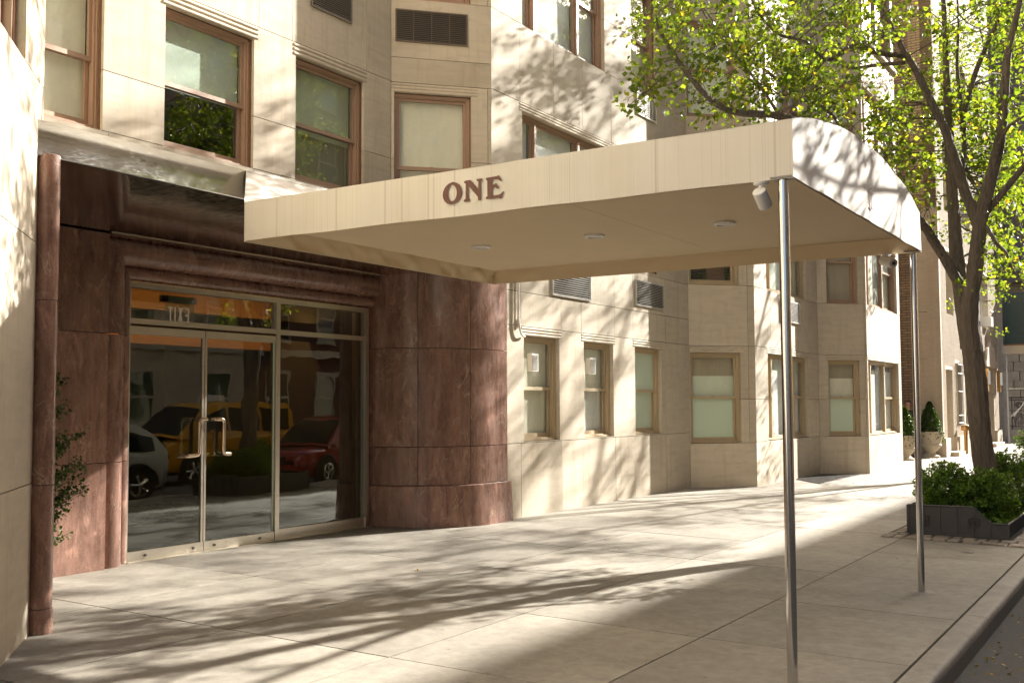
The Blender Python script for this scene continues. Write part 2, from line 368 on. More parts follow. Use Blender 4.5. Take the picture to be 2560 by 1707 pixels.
# ================================================================== the setting: ground, street, kerb, sidewalk
tag(MB().add([(-300, -300, -0.6), (400, -300, -0.6), (400, 300, -0.6), (-300, 300, -0.6)], [(0, 1, 2, 3)]).build('ground', 'joint_dirt'), kind='structure')
pts = [[(x, y, -0.345-0.0006*(y+3.4)**2+0.02) for y in (-8.3, -6, -3.4, -1, 0.5, 1.5)] for x in (-60, -20, 0, 20, 60, 200)]
tag(MB().grid(pts).build('street', 'asphalt'), kind='structure')
sidewalk = MB().add([(-30, 1.5, gz(1.5)-.03), (120, 1.5, gz(1.5)-.03), (120, 12, gz(12)-.03), (-30, 12, gz(12)-.03)], [(0, 1, 2, 3)]).build('sidewalk', 'joint_dirt')
tag(sidewalk, kind='structure')
YS = [1.63, 3.15, 4.70, 6.23, 7.76, 9.60]
for i in range(-8, 26):
    x0 = 7.88+1.83*i
    for j in range(5):
        y0, y1 = YS[j], YS[j+1]
        g = 0.013
        piece('paving_slab', 'sidewalk_concrete', (x0+.915, (y0+y1)/2, gz((y0+y1)/2)-.03+random.uniform(-.0012, .0012)), (1.83-g, y1-y0-g, .06),
              (math.atan(SW)+random.uniform(-.0006, .0006), random.uniform(-.0006, .0006), 0), sidewalk)
kerb = tag(MB().box(-30, 120, 1.44, 1.60, -.6, -.25).build('kerb', 'joint_dirt'), kind='structure')
zt = gz(1.52)
prof = [(1.615, -.5), (1.615, zt+.002), (1.475, zt-.001), (1.45, zt-.006), (1.437, zt-.017), (1.431, zt-.035), (1.425, -.5)]
x = -8.0
k = 0
while x < 60:
    L = random.choice((2.6, 3.0, 3.4))
    b = MB().prism(prof, lambda a, c, d: (d, a, c), x+.004, x+L-.004)
    ks = b.build('kerb_stone', 'kerb_concrete', kerb, smooth=True)
    MB().prism([(1.4245, -.5), (1.4245, zt-.045), (1.4195, zt-.055), (1.4175, -.5)], lambda a, c, d: (d, a, c), x+.002, x+L-.002).build('steel_facing', 'kerb_steel', ks)
    x += L
# far side of the street
tag(MB().box(-60, 200, -8.6, -8.3, -.6, -.19).build('far_kerb', 'kerb_concrete'), kind='structure')
tag(MB().box(-60, 200, -14, -8.6, -.6, -.195).build('far_sidewalk', 'sidewalk_concrete'), kind='structure')
MB().lathe([(.075, 0), (.075, .004), (.068, .006), (.02, .006), (.018, .003)], (14.04, 2.22, gz(2.22)-.0005), 24).build('valve_cover', 'kerb_steel', sidewalk, True)

# ================================================================== apartment building
bld = empty('apartment_building', (16, 9.5, 0))
tag(bld, 'beige limestone apartment building with stepped bays, red marble entrance and sash windows', 'building')
class Face:
    def __init__(s, a, b):
        s.a = Vector(a); v = Vector(b)-s.a; s.L = v.length; s.d = v/s.L; s.n = Vector((-s.d.y, s.d.x)); s.ang = math.atan2(s.d.y, s.d.x)
    def P(s, t, dep, z):
        q = s.a+s.d*t+s.n*dep; return (q.x, q.y, z)
    def S(s, X): return (X-s.a.x)/s.d.x
TH = 0.24
def panel(F, s0, s1, z0, z1, mat='limestone', th=TH, parent=None, g=.008):
    if s1-s0 < .02 or z1-z0 < .02: return
    q = F.P((s0+s1)/2, th/2+random.uniform(-.0012, .0012), (z0+z1)/2)
    return piece('stone_panel', mat, q, (s1-s0-g, th, z1-z0-g), (0, 0, F.ang), parent or bld)
def band(F, z0, z1, br, ops=(), splits=(), mat='limestone', parent=None):
    """one course of panels between the breaks; openings leave a hole"""
    for s0, s1 in zip(br[:-1], br[1:]):
        op = next((o for o in ops if s0 >= o[0]-.01 and s1 <= o[1]+.01), None)
        zz = [z0]+[z for z in splits if z0 < z < z1]+[z1]
        if op is None:
            for a, b in zip(zz[:-1], zz[1:]): panel(F, s0, s1, a, b, mat, TH, parent)
        else:
            panel(F, s0, s1, z0, op[2], mat, TH, parent); panel(F, s0, s1, op[3], z1, mat, TH, parent)
def lintel(F, s0, s1, z0, z1, parent=None, mat='limestone', n=3):
    h = (z1-z0)/n; poly = [(.03, z0), ]
    for i in range(n):
        zc = z0+h*(i+.5); r = h/2-.003
        for k in range(7):
            a = -math.pi/2+math.pi*k/6; poly.append((.008-r*.95*math.cos(a), zc+r*math.sin(a)))
    poly.append((.03, z1))
    o = MB(F.P).prism(poly, lambda a, b, d: (d, a, b), s0, s1).build('reeded_lintel', mat, parent or bld, True)
    return o
def ring(b, s0, s1, z0, z1, w, d0, d1, bot=None):
    bw = bot or w
    b.box(s0, s0+w, d0, d1, z0, z1); b.box(s1-w, s1, d0, d1, z0, z1); b.box(s0+w, s1-w, d0, d1, z1-w, z1); b.box(s0+w, s1-w, d0, d1, z0, z0+bw)
def hung(F, W, s0, s1, z0, z1, fm, gm, mr, blind):
    """a double-hung unit: upper sash proud of the lower one"""
    zm = z0+(z1-z0)*mr; w = .042
    b = MB(F.P); ring(b, s0, s1, zm-.02, z1, w, .115, .150, .05); b.build('upper_sash', fm, W)
    gu, gl_ = gm if isinstance(gm, tuple) else (gm, gm)
    MB(F.P).add([(s0+w-.004, .133, zm+.026), (s1-w+.004, .133, zm+.026), (s1-w+.004, .133, z1-w+.004), (s0+w-.004, .133, z1-w+.004)], [(0, 1, 2, 3)]).build('pane', gu, W)
    b = MB(F.P); ring(b, s0+.012, s1-.012, z0, zm+.025, w, .152, .188, .06); b.build('lower_sash', fm, W)
    MB(F.P).add([(s0+w+.008, .170, z0+.056), (s1-w-.008, .170, z0+.056), (s1-w-.008, .170, zm-.013), (s0+w+.008, .170, zm-.013)], [(0, 1, 2, 3)]).build('pane', gl_, W)
    MB(F.P).box((s0+s1)/2-.03, (s0+s1)/2+.03, .135, .158, zm+.0255, zm+.038).build('sash_lock', 'caulk', W)
    for f0, f1, mat in blind:
        MB(F.P).box(s0+.01, s1-.01, .215, .222, z0+(z1-z0)*f0, z0+(z1-z0)*f1).build('blind', mat, W)
def window(F, s0, s1, z0, z1, fm='beige_frame', gm='pane', mr=.5, blind=((0, 1, 'blind'),), triple=None, parent=None, caulk=False):
    b = MB(F.P); w = .05
    ring(b, s0+.004, s1-.004, z0+.004, z1-.004, w, .085, .20, .045)
    b.box(s0+.004, s1-.004, .055, .085, z0+.004, z0+.03)            # projecting sill nose
    b.box(s0+.004, s0+.03, .07, .085, z0+.03, z1-.03); b.box(s1-.03, s1-.004, .07, .085, z0+.03, z1-.03); b.box(s0+.03, s1-.03, .07, .085, z1-.04, z1-.004)
    if triple:
        for t in triple: b.box(t-.03, t+.03, .075, .20, z0+.045, z1-w)
    W = b.build('window', fm, parent or bld)
    i0, i1, y0, y1 = s0+w, s1-w, z0+.05, z1-w
    if triple:
        hung(F, W, i0, triple[0]-.03, y0, y1, fm, gm, mr, blind)
        b = MB(F.P); ring(b, triple[0]+.03, triple[1]-.03, y0, y1, .035, .115, .15); b.build('fixed_sash', fm, W)
        MB(F.P).add([(triple[0]+.06, .133, y0+.03), (triple[1]-.06, .133, y0+.03), (triple[1]-.06, .133, y1-.03), (triple[0]+.06, .133, y1-.03)], [(0, 1, 2, 3)]).build('pane', gm[0] if isinstance(gm, tuple) else gm, W)
        for f0, f1, mat in blind: MB(F.P).box(triple[0]+.03, triple[1]-.03, .215, .222, y0+(y1-y0)*f0, y0+(y1-y0)*f1).build('blind', mat, W)
        hung(F, W, triple[1]+.03, i1, y0, y1, fm, gm, mr, blind)
    else:
        hung(F, W, i0, i1, y0, y1, fm, gm, mr, blind)
    if caulk:
        b = MB(F.P); b.box(s1-.004, s1+.002, .04, .1, z0, z1); b.box(s0+.02, s1-.004, .05, .085, z1-.004, z1+.002); b.build('caulk_bead', 'caulk', W)
    return W
def grille(F, s0, s1, z0, z1, mat='louver', out=.024, n=None, parent=None, mull=0):
    b = MB(F.P); ring(b, s0, s1, z0, z1, .02, -out, .03); G = b.build('louver_grille', mat, parent or bld)
    MB(F.P).box(s0+.01, s1-.01, -.006, .004, z0+.01, z1-.01).build('slot_shade_sheet', 'slot_shade', G)  # dark sheet over the stone, painting the shade between slats
    n = n or int((z1-z0)/.03); b = MB(F.P); h = (z1-z0-.04)/n
    for i in range(n):
        z = z0+.02+h*(i+.5)
        b.box(s0+.02, s1-.02, -out+.002, -.004, z-h*.13, z+h*.09)
    b.build('louver_slats', mat, G)
    if mull:
        b = MB(F.P)
        for k in range(1, mull+1):
            s = s0+(s1-s0)*k/(mull+1); b.box(s-.006, s+.006, -out-.003, -.008, z0+.02, z1-.02)
        b.build('grille_bar', mat, G)
    return G
def course(F, x0, x1, z):  # shallow raised sill course
    pass

FW = Face((5.2, 9.3), (12.0, 9.3)); FB = Face((12.0, 9.3), (13.05, 8.3)); FM = Face((13.05, 8.3), (20.35, 8.3)); FA = Face((20.35, 8.3), (21.4, 7.3))
FF = Face((21.4, 7.3), (25.95, 7.3)); F2 = Face((25.95, 7.3), (26.87, 6.38)); FG = Face((26.87, 6.38), (30.6, 6.38)); FL = Face((1.2, 3.4), (5.2, 7.4))
Fr = Face((-8.0, 3.4), (1.2, 3.4))
# --- wing above the entrance (s = X - 5.2)
sx = lambda F, xs: [F.S(v) for v in xs]
o2 = [(6.0, 7.21), (8.01, 9.34), (10.07, 11.40)]
br = sx(FW, [5.2, 6.0, 7.21, 8.01, 9.34, 10.07, 11.40, 12.0])
band(FW, 3.43, 4.44, sx(FW, [5.2, 7.29, 9.35, 11.41, 12.0]))
band(FW, 4.44, 6.17, br, [(FW.S(a), FW.S(b), 4.44, 6.0) for a, b in o2], (5.07,))
band(FW, 6.17, 7.40, sx(FW, [5.2, 7.3, 7.95, 9.42, 10.0, 11.46, 12.0]), (), ())
band(FW, 7.40, 9.55, br, [(FW.S(a), FW.S(b), 7.40, 9.40) for a, b in o2], (8.1,))
band(FW, 9.55, 13.0, sx(FW, [5.2, 7.3, 9.4, 12.0]), (), (10.8,))
bl = [((0, 1, 'blind'),), ((.46, 1, 'blind_white'),), ((0, .0, 'blind'),)]
for k, (a, b_) in enumerate(o2):
    window(FW, FW.S(a), FW.S(b_), 4.44, 6.0, 'bronze_frame', 'pane_clear' if k else 'pane', .47, (bl[k] if k < 2 else ((.42, 1, 'blind'), (0, .42, 'curtain'))), caulk=True)
    window(FW, FW.S(a), FW.S(b_), 7.40, 9.40, 'bronze_frame', 'pane', .5, ((.3, 1, 'blind'),))
    lintel(FW, FW.S(a)-.04, FW.S(b_)+.06, 6.0, 6.165); lintel(FW, FW.S(a)-.04, FW.S(b_)+.06, 9.40, 9.55)
    grille(FW, FW.S(a+.26), FW.S(b_-.27), 6.72, 7.26, 'louver')
# --- bay B, 45 degrees
L = FB.L
for z0, z1, zo0, zo1 in ((4.40, 6.16, 4.40, 6.02), (7.37, 9.55, 7.37, 9.4)):
    band(FB, z0, z1, [0, .05, 1.15, 1.40, L], [(.05, 1.15, zo0, zo1)], (5.07, 8.1))
    window(FB, .05, 1.15, zo0, zo1, 'bronze_frame', 'pane', .34 if z0 < 5 else .5, ((0, 1, 'blind'),), caulk=True)
    lintel(FB, .012, 1.24, zo1, z1-.005)
band(FB, 3.43, 4.40, [0, L]); band(FB, 6.16, 7.37, [0, L], (), (6.52,)); band(FB, 9.55, 13, [0, L], (), (10.8,))
grille(FB, .06, 1.10, 6.745, 7.21, 'louver', mull=3)
# --- recessed front with the small ground-floor windows
w1 = [(13.93, 15.02), (15.85, 16.94), (17.82, 18.98)]
band(FM, -.12, 1.06, sx(FM, [13.37, 13.84, 15.08, 15.80, 17.0, 17.78, 19.19, 20.35]))
band(FM, 1.06, 2.79, sx(FM, [13.37, 13.93, 15.02, 15.85, 16.94, 17.82, 18.98, 19.19, 20.35]), [(FM.S(a), FM.S(b), 1.08, 2.65) for a, b in w1], ())
band(FM, 2.79, 4.0, sx(FM, [13.05, 13.85, 15.09, 15.77, 17.0, 17.75, 19.19, 20.35]), (), (3.30,))
for k, (a, b_) in enumerate(w1):
    window(FM, FM.S(a), FM.S(b_), 1.08, 2.65, 'beige_frame', 'pane' if k < 2 else ('frosted_pane', 'frosted_pane'), .5, (((0, 1, 'blind'),), ((0, .5, 'blind_white'), (.5, .97, 'blind')), ((0, 1, 'frosted_film'),))[k])
    lintel(FM, FM.S(a)-.07, FM.S(b_)+.07, 2.65, 2.785)
    if k < 2:                                            # small extract vent set in the upper pane
        sc = FM.S(a)+.42
        v = MB(FM.P); v.box(sc-.10, sc+.10, .05, .13, 2.13, 2.40); V = v.build('extract_vent', 'white_paint', bld)
        v = MB(FM.P)
        for i in range(9): v.box(sc-.085, sc+.085, .040, .052, 2.155+i*.026, 2.167+i*.026)
        v.build('vent_slats', 'louver_silver', V)
grille(FM, FM.S(14.79), FM.S(16.09), 3.33, 3.86, 'louver_silver', .03, 14)
grille(FM, FM.S(17.86), FM.S(19.09), 3.40, 3.87, 'louver_silver', .03, 14)
for z0, z1, zo0, zo1, t0 in ((4.0, 6.17, 4.05, 6.03, 13.92), (7.37, 9.55, 7.37, 9.4, 13.93)):
    band(FM, z0, z1, sx(FM, [13.05, t0, 16.72, 17.8, 18.9, 20.35]), [(FM.S(t0), FM.S(16.72), zo0, zo1), (FM.S(17.8), FM.S(18.9), zo0, zo1)], (5.07, 8.3))
    window(FM, FM.S(t0), FM.S(16.72), zo0, zo1, 'bronze_frame', 'pane', .5, ((0, 1, 'blind_white'),), (FM.S(14.44), FM.S(15.87)))
    window(FM, FM.S(17.8), FM.S(18.9), zo0, zo1, 'bronze_frame', 'pane', .5, ((.0, 1, 'blind'),), caulk=True)
    lintel(FM, FM.S(t0)-.07, FM.S(16.97), zo1, z1-.005); lintel(FM, FM.S(17.73), FM.S(18.97), zo1, z1-.005)
band(FM, 6.17, 7.37, sx(FM, [13.05, 13.86, 14.9, 15.88, 16.96, 17.74, 19.14, 20.35]))
band(FM, 9.55, 13, sx(FM, [13.05, 16.96, 20.35]), (), (10.8,))
grille(FM, FM.S(17.99), FM.S(18.85), 6.93, 7.36, 'louver_silver', .03, 12, mull=4)
# --- step A, 45 degrees
def step(F, sw0, sw1, base, fm, blinds, jr):
    L = F.L
    band(F, -.12, base, [0, L])
    for (z0, z1, zo1), bl_, f_ in zip(((base, 2.78, 2.645), (4.01, 6.17, 6.03), (7.42, 9.55, 9.40), (10.75, 12.9, 12.75)), blinds, fm):
        band(F, z0, z1, sorted({0, sw0, sw1, jr, L}), [(sw0, sw1, z0+.005, zo1)], (1.72, 5.07, 8.3))
        window(F, sw0, sw1, z0+.005, zo1, f_, ('pane', 'frosted_pane') if z0 < 2 else 'pane', .5, bl_)
        lintel(F, max(.012, sw0-.07), sw1+.08, zo1, z1-.005)
    band(F, 2.78, 4.01, [0, jr, L]); band(F, 6.17, 7.42, [0, L]); band(F, 9.55, 10.75, [0, L])
step(FA, .03, 1.12, .84, ('beige_frame', 'beige_frame', 'bronze_frame', 'bronze_frame'), (((0, .76, 'frosted_film'), (.76, 1, 'curtain')), ((.45, 1, 'curtain'),), ((0, 1, 'frosted_film'),), ((0, 1, 'blind'),)), 1.30)  # ground-floor top curtain strip is added so the room behind looks lighter
# something warm and red behind the second-floor glass
MB(FA.P).box(.55, .95, .32, .34, 4.05, 4.9).build('curtain', 'brick_red', bld)
# --- front A
def front(F, t0, t1, m1, m2, base, brk, blinds, fms, lx):
    band(F, -.12, base, sx(F, brk))
    x0, x1 = F.a.x, F.a.x+F.L
    for (z0, z1, zo1), bl_, f_ in zip(((base, 2.79, 2.66), (4.0, 6.17, 6.03), (7.40, 9.55, 9.40), (10.75, 12.9, 12.75)), blinds, fms):
        xs = sorted({x0, t0, t1, x1}); band(F, z0, z1, sx(F, xs), [(F.S(t0), F.S(t1), z0+.01, zo1)], (1.72, 5.07, 8.3))
        window(F, F.S(t0), F.S(t1), z0+.01, zo1, f_, 'pane', .5, bl_, (F.S(m1), F.S(m2)))
        lintel(F, F.S(t0)-.06, F.S(lx), zo1, z1-.005)
    for z0, z1 in ((2.79, 4.0), (6.17, 7.40), (9.55, 10.75)): band(F, z0, z1, sx(F, [x0, (m1+t0)/2, (t1+m2)/2, x1]))
front(FF, 22.2, 25.06, 22.66, 24.25, .85, [21.4, 22.9, 25.03, 25.95], (((0, .80, 'blind_white'), (.8, 1, 'frosted_film')), ((0, 1, 'frosted_film'),), ((0, 1, 'blind_white'),), ((0, 1, 'blind_white'),)),
      ('beige_frame', 'beige_frame', 'bronze_frame', 'bronze_frame'), 25.35)
grille(FF, FF.S(23.1), FF.S(24.42), 3.41, 3.88, 'white_paint', .045, 15)
# --- step 2 and front 2
step(F2, .26, 1.09, .84, ('beige_frame', 'bronze_frame', 'bronze_frame', 'bronze_frame'), (((0, .78, 'blind'), (.78, 1, 'curtain')), ((.0, 1, 'curtain'),), ((0, 1, 'frosted_film'),), ((0, 1, 'blind'),)), 1.24)  # ground-floor top strip again added to lighten the room behind
front(FG, 26.95, 30.30, 27.5, 28.95, .83, [26.87, 27.9, 29.3, 30.6], (((0, .9, 'blind_white'),), ((0, 1, 'frosted_film'),), ((0, 1, 'blind_white'),), ((0, 1, 'blind_white'),)),
      ('beige_frame', 'bronze_frame', 'bronze_frame', 'bronze_frame'), 30.56)
lintel(FG, -.05, FG.L+.05, 10.55, 10.75, n=1); lintel(F2, -.02, F2.L+.02, 10.55, 10.75, n=1)
# --- left bay (45 degree wall beside the entrance, then the street front out of view)
band(FL, -.12, 1.06, [0, 2.0, 4.2, FL.L]); band(FL, 1.06, 2.85, [0, 1.1, 3.0, FL.L]); band(FL, 2.85, 4.07, [0, 2.0, 3.9, FL.L])
band(FL, 4.07, 6.17, [0, 2.45, 4.93, 5.5, FL.L], [(2.45, 4.93, 4.07, 6.02)], (5.1,))
window(FL, 2.45, 4.93, 4.07, 6.02, 'bronze_frame', 'pane', .5, ((0, 1, 'frosted_film'),), (3.1, 4.3))
lintel(FL, 2.38, 5.0, 6.02, 6.165); band(FL, 6.17, 13, [0, 2.4, FL.L], (), (7.4, 9.55, 10.8))
for z0, z1 in ((-.12, 1.06), (1.06, 4.07), (4.07, 7.4), (7.4, 13)): band(Fr, z0, z1, [0, 3, 6, Fr.L])
# return beside the marble recess, end wall, floors and the storeys above
MB().box(4.98, 5.19, 7.42, 9.53, -.1, 13).build('return_wall', 'limestone', bld)
MB().box(30.36, 30.595, 6.63, 18, -.1, 13).build('end_wall', 'brick_old', bld)
outl = [(-8, 3.66), (1.1, 3.66), (4.9, 7.4), (4.9, 9.56), (12.1, 9.56), (13.15, 8.56), (20.45, 8.56), (21.5, 7.56), (26.05, 7.56), (26.97, 6.64), (30.34, 6.64), (30.34, 18), (-8, 18)]
for z0, z1 in ((3.30, 3.42), (6.3, 6.5), (9.65, 9.85), (12.95, 13.2)):
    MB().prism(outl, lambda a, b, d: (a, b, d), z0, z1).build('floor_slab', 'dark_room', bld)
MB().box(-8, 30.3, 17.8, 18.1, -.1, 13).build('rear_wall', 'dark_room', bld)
outu = [(-8, 3.4), (1.2, 3.4), (5.2, 7.4), (5.2, 9.3), (12.0, 9.3), (13.05, 8.3), (20.35, 8.3), (21.4, 7.3), (25.95, 7.3), (26.87, 6.38), (30.6, 6.38), (30.6, 18), (-8, 18)]
MB().prism(outu, lambda a, b, d: (a, b, d), 13.21, 25).build('upper_storeys', 'limestone', bld)

# --- red marble entrance
FR = Face((5.2, 9.24), (7.285, 9.24))
for z0, z1 in ((-.08, 1.06), (1.06, 2.365), (2.365, 3.385)):
    for s0, s1 in ((0, .9), (.9, FR.L)):
        q = FR.P((s0+s1)/2, .1, (z0+z1)/2); piece('marble_panel', 'red_marble', q, (s1-s0-.007, .2, z1-z0-.007), (0, 0, 0), bld)
# moulding: small roll beside the doors, big roll outside it
mp = [(0, -.03), (0, .05)]
for k in range(9):
    a = math.pi*(1-k/8); mp.append((.068+.068*math.cos(a), .04+.045*math.sin(a)))
mp += [(.138, .045), (.146, .10)]
for k in range(11):
    a = math.pi*(1-k/10); mp.append((.278+.130*math.cos(a), .125+.085*math.sin(a)))
mp += [(.410, .15), (.418, .20), (.418, -.03)]
XO, ZO = 7.69, 2.965
def jamb(z0, z1):
    return [[(XO-u, 9.47-v, z0 if z0 < 2.9 else z0) for u, v in mp], [(XO-u, 9.47-v, z1 if z1 < 2.9 else ZO+u) for u, v in mp]]
for z0, z1 in ((-.06, 1.056), (1.062, 2.362), (2.368, 3.0)):
    MB().grid(jamb(z0, z1)).build('marble_moulding', 'red_marble', bld, True)
for x0, x1 in ((None, 9.20), (9.204, 11.0), (11.004, 12.3)):
    rows = [[(XO-u if x0 is None else x0, 9.47-v, ZO+u) for u, v in mp], [(x1, 9.47-v, ZO+u) for u, v in mp]]
    MB().grid(rows).build('marble_moulding', 'red_marble_flat', bld, True)
# curved pier right of the doors
PC = (12.95, 9.45)
def arc(a0, a1, r, n=10): return [(PC[0]-r*math.cos(R(a0+(a1-a0)*i/n)), PC[1]-r*math.sin(R(a0+(a1-a0)*i/n))) for i in range(n+1)]
def pier(a0, a1, z0, z1, r0, r1=None, xend=None, rnd=False):
    r1 = r1 or r0; rows = []
    prof_ = [(r0-.25, z0), (r0, z0), (r1, z1-.012 if rnd else z1), (r1-.015, z1), (r1-.25, z1)] if rnd else [(r0-.25, z0), (r0, z0), (r1, z1), (r1-.25, z1)]
    for r, z in prof_:
        p = arc(a0, a1, r)
        if xend: p += [(xend, PC[1]-r)]
        rows.append([(x, y, z) for x, y in p])
    b = MB().grid(rows); n = len(rows[0])
    for j in (0, n-1): b.add([rr_[j] for rr_ in rows], [tuple(range(len(rows)))])
    b.build('pier_stone', 'red_marble', bld, True)
g = .19
for a0, a1, xe in ((-6, 33.3-g, None), (33.3+g, 69.6-g, None), (69.6+g, 90, 13.372)):
    for z0, z1 in ((.545, 1.056), (1.064, 2.393), (2.401, 3.52)): pier(a0, a1, z0, z1, 1.20, xend=xe)
for a0, a1, xe in ((-6, 51.4, None), (51.6, 90, 13.43)): pier(a0, a1, -.08, .54, 1.262, 1.228, xe, True)
# round column at the left jamb
for z0, z1 in ((-.06, .13), (.134, 1.04), (1.045, 2.42), (2.424, 3.53)):
    e = .006 if z0 < 0 else 0
    MB().lathe([(.085+e, z0), (.088+e, z0+.004), (.088+e, z1-.004), (.085+e, z1)], (5.165, 7.28, 0), 28).build('marble_column', 'red_marble', bld, True)
MB().box(5.05, 5.20, 7.30, 7.46, -.06, 3.53).build('column_backing', 'red_marble', bld)
# marquee: polished fascia, mirror soffit
mq = MB().add([(5.12, 7.30, 3.56), (12.4, 7.30, 3.56), (12.4, 9.28, 3.45), (5.12, 9.28, 3.45), (5.12, 7.30, 3.74), (12.4, 7.30, 3.74), (12.4, 9.28, 3.76), (5.12, 9.28, 3.76)],
              [(0, 3, 2, 1), (4, 5, 6, 7), (0, 1, 5, 4), (1, 2, 6, 5), (2, 3, 7, 6), (3, 0, 4, 7)]).build('marquee', 'kerb_steel', bld)
fp = []
for k in range(9):
    t = k/8; fp.append((7.235+.018*math.sin(math.pi*t), 3.515+.262*t))
fp += [(7.252, 3.783), (7.29, 3.783), (7.29, 3.51), (7.24, 3.508)]
MB().prism(fp, lambda a, b, d: (d, a, b), 5.03, 7.17).build('fascia', 'steel_polished', mq, True)
MB().prism(fp, lambda a, b, d: (d, a, b), 7.178, 12.4).build('fascia', 'steel_polished', mq, True)
rows = [[(x, y, 3.505-(y-7.25)*.055) for y in (7.25, 7.9, 8.6, 9.26)] for x in (5.2, 6.9, 8.6, 10.3, 12.0)]
MB().grid(rows).build('soffit', 'steel_mirror', mq)
MB().box(7.29, 12.2, 9.222, 9.232, 3.386, 3.400).build('soffit_trim', 'steel', mq)
# --- doors
steel('handle_metal', (0.78, 0.62, 0.46), 0.14)
fr = MB(); YF = 9.44
fr.box(7.665, 7.695, YF-.03, YF+.06, -.01, 2.945); fr.box(11.60, 11.66, YF-.035, YF+.06, -.01, 2.945)
fr.box(7.695, 11.60, YF-.03, YF+.06, 2.885, 2.945); fr.box(7.695, 11.60, YF-.03, YF+.06, 2.50, 2.558); fr.box(9.87, 9.94, YF-.034, YF+.064, -.01, 2.89)
fr.box(9.94, 11.60, YF-.02, YF+.05, -.01, .125)
frame = fr.build('entrance_frame', 'steel', bld)
MB().box(7.695, 9.87, YF+.008, YF+.016, 2.558, 2.885).build('transom_pane', 'door_glass', frame)
MB().box(9.94, 11.60, YF+.008, YF+.016, 2.558, 2.885).build('transom_pane', 'door_glass', frame)
MB().box(9.94, 11.60, YF+.008, YF+.016, .125, 2.50).build('side_pane', 'door_glass', frame)
b = MB(); b.box(11.44, 11.50, YF+.02, YF+.08, .125, 2.885); b.build('inner_stile', 'steel', frame)
for x0, x1, hs in ((7.70, 8.735, -1), (8.745, 9.865, 1)):
    D = MB(); D.box(x0, x1, YF-.026, YF+.022, 2.39, 2.475); D.box(x0, x1, YF-.026, YF+.022, .004, .105)
    if hs < 0: D.box(x1-.03, x1, YF-.016, YF+.012, .105, 2.39)
    else: D.box(x0, x0+.03, YF-.016, YF+.012, .105, 2.39)
    door = D.build('door', 'steel', bld)
    MB().box(x0+(.03 if hs > 0 else 0), x1-(.03 if hs < 0 else 0), YF-.006, YF+.006, .105, 2.39).build('pane', 'door_glass', door)
    if hs > 0: MB().box(x1-.02, x1, YF-.010, YF+.010, .106, 2.389).build('glass_edge', 'frosted_film', door)
    for side in (-1, 1):          # offset tubular pulls, one each side of the glass
        yb = YF+side*.07
        if hs < 0: xa, xv, xb = (x1-.012, x1-.115, x1-.29) if side < 0 else (x1-.16, x1-.25, x1-.30)
        else: xa, xv, xb = (x0+.13, x0+.245, x0+.34) if side < 0 else (x0+.02, x0+.09, x0+.16)
        path = [(xa, YF, 1.475), (xa, yb-side*.015, 1.475), (xa, yb, 1.475), (xv+(xa-xv)*.35, yb, 1.475), (xv+(xa-xv)*.1, yb, 1.465), (xv, yb, 1.43), (xv, yb, 1.11), (xv+(xb-xv)*.1, yb, 1.085), (xv+(xb-xv)*.35, yb, 1.075), (xb, yb, 1.075), (xb, yb-side*.015, 1.075), (xb, YF, 1.075)]
        MB().tube(path, .025, 12).build('pull_handle', 'handle_metal', door, True)
    for t in (.22, .86):
        xx = x0+(x1-x0)*(t if hs < 0 else 1-t)
        MB().tube([(xx, YF-.04, .052), (xx, YF-.02, .052)], .015, 14).build('bolt', 'kerb_steel', door, True)
MB().box(7.66, 11.66, YF-.10, YF+.09, -.012, .004).build('threshold', 'steel', bld)
# --- lobby
plain('wood', (0.30, 0.135, 0.05), 0.4, var=0.25, scale=(1, 1, 14), nscale=2)
plain('lobby_wall', (0.11, 0.095, 0.075), 0.5)
plain('lobby_floor', (0.035, 0.032, 0.028), 0.25)
lob = MB(); lob.box(6.9, 13.0, 9.56, 15.0, -.10, -.012); lob.build('lobby_floor', 'lobby_floor', bld)
b = MB(); b.box(6.9, 7.0, 9.56, 15, -.01, 3.3); b.box(13.0, 13.1, 9.8, 15, -.01, 3.3); b.box(6.9, 13.1, 15, 15.1, -.01, 3.3); b.build('lobby_wall', 'lobby_wall', bld)
MB().box(7.0, 13.0, 11.5, 11.7, 2.62, 2.90).build('cove_beam', 'wood', bld)
MB().box(7.0, 13.0, 12.3, 12.4, 2.5, 3.29).build('cove_back', 'wood', bld)
MB().box(7.1, 12.9, 11.78, 11.86, 2.86, 2.90).build('cove_lamp', 'cove_glow', bld)
ex = empty('exit_sign', (8.78, 9.92, 2.62)); tag(ex, 'hanging exit sign seen reversed through the glass above the doors', 'exit sign')
MB().box(8.54, 8.62, 9.90, 9.96, 2.825, 2.90).build('housing_end', 'dark_plastic', ex); MB().box(8.62, 9.04, 9.90, 9.96, 2.825, 2.90).build('housing', 'white_paint', ex)
MB().box(8.60, 9.03, 9.926, 9.932, 2.585, 2.825).build('plate', 'pane_clear', ex)
def glyph(strokes, u0, m):
    for u, z, w, h in strokes: m.box(8.96-(u0+u+w), 8.96-(u0+u), 9.933, 9.935, 2.60+z, 2.60+z+h)
m = MB(); W_, H_, T_ = .065, .175, .02
glyph([(0, 0, T_, H_), (T_, 0, W_-T_, T_), (T_, H_-T_, W_-T_, T_), (T_, H_/2-T_/2, W_*.55, T_)], 0, m)
glyph([(0, 0, T_, H_)], .20, m); glyph([(W_/2-T_/2, 0, T_, H_-T_), (0, H_-T_, W_, T_)], .245, m)
for sgn in (-1, 1):
    for i in range(10):
        t0, t1 = i/10, (i+1)/10
        uu = .095+ (W_-T_)*(t0 if sgn > 0 else 1-t0)
        m.box(8.96-(uu+T_+.004), 8.96-uu, 9.933+.0004*(sgn+1), 9.935+.0004*(sgn+1), 2.60+H_*t0, 2.60+H_*t1)
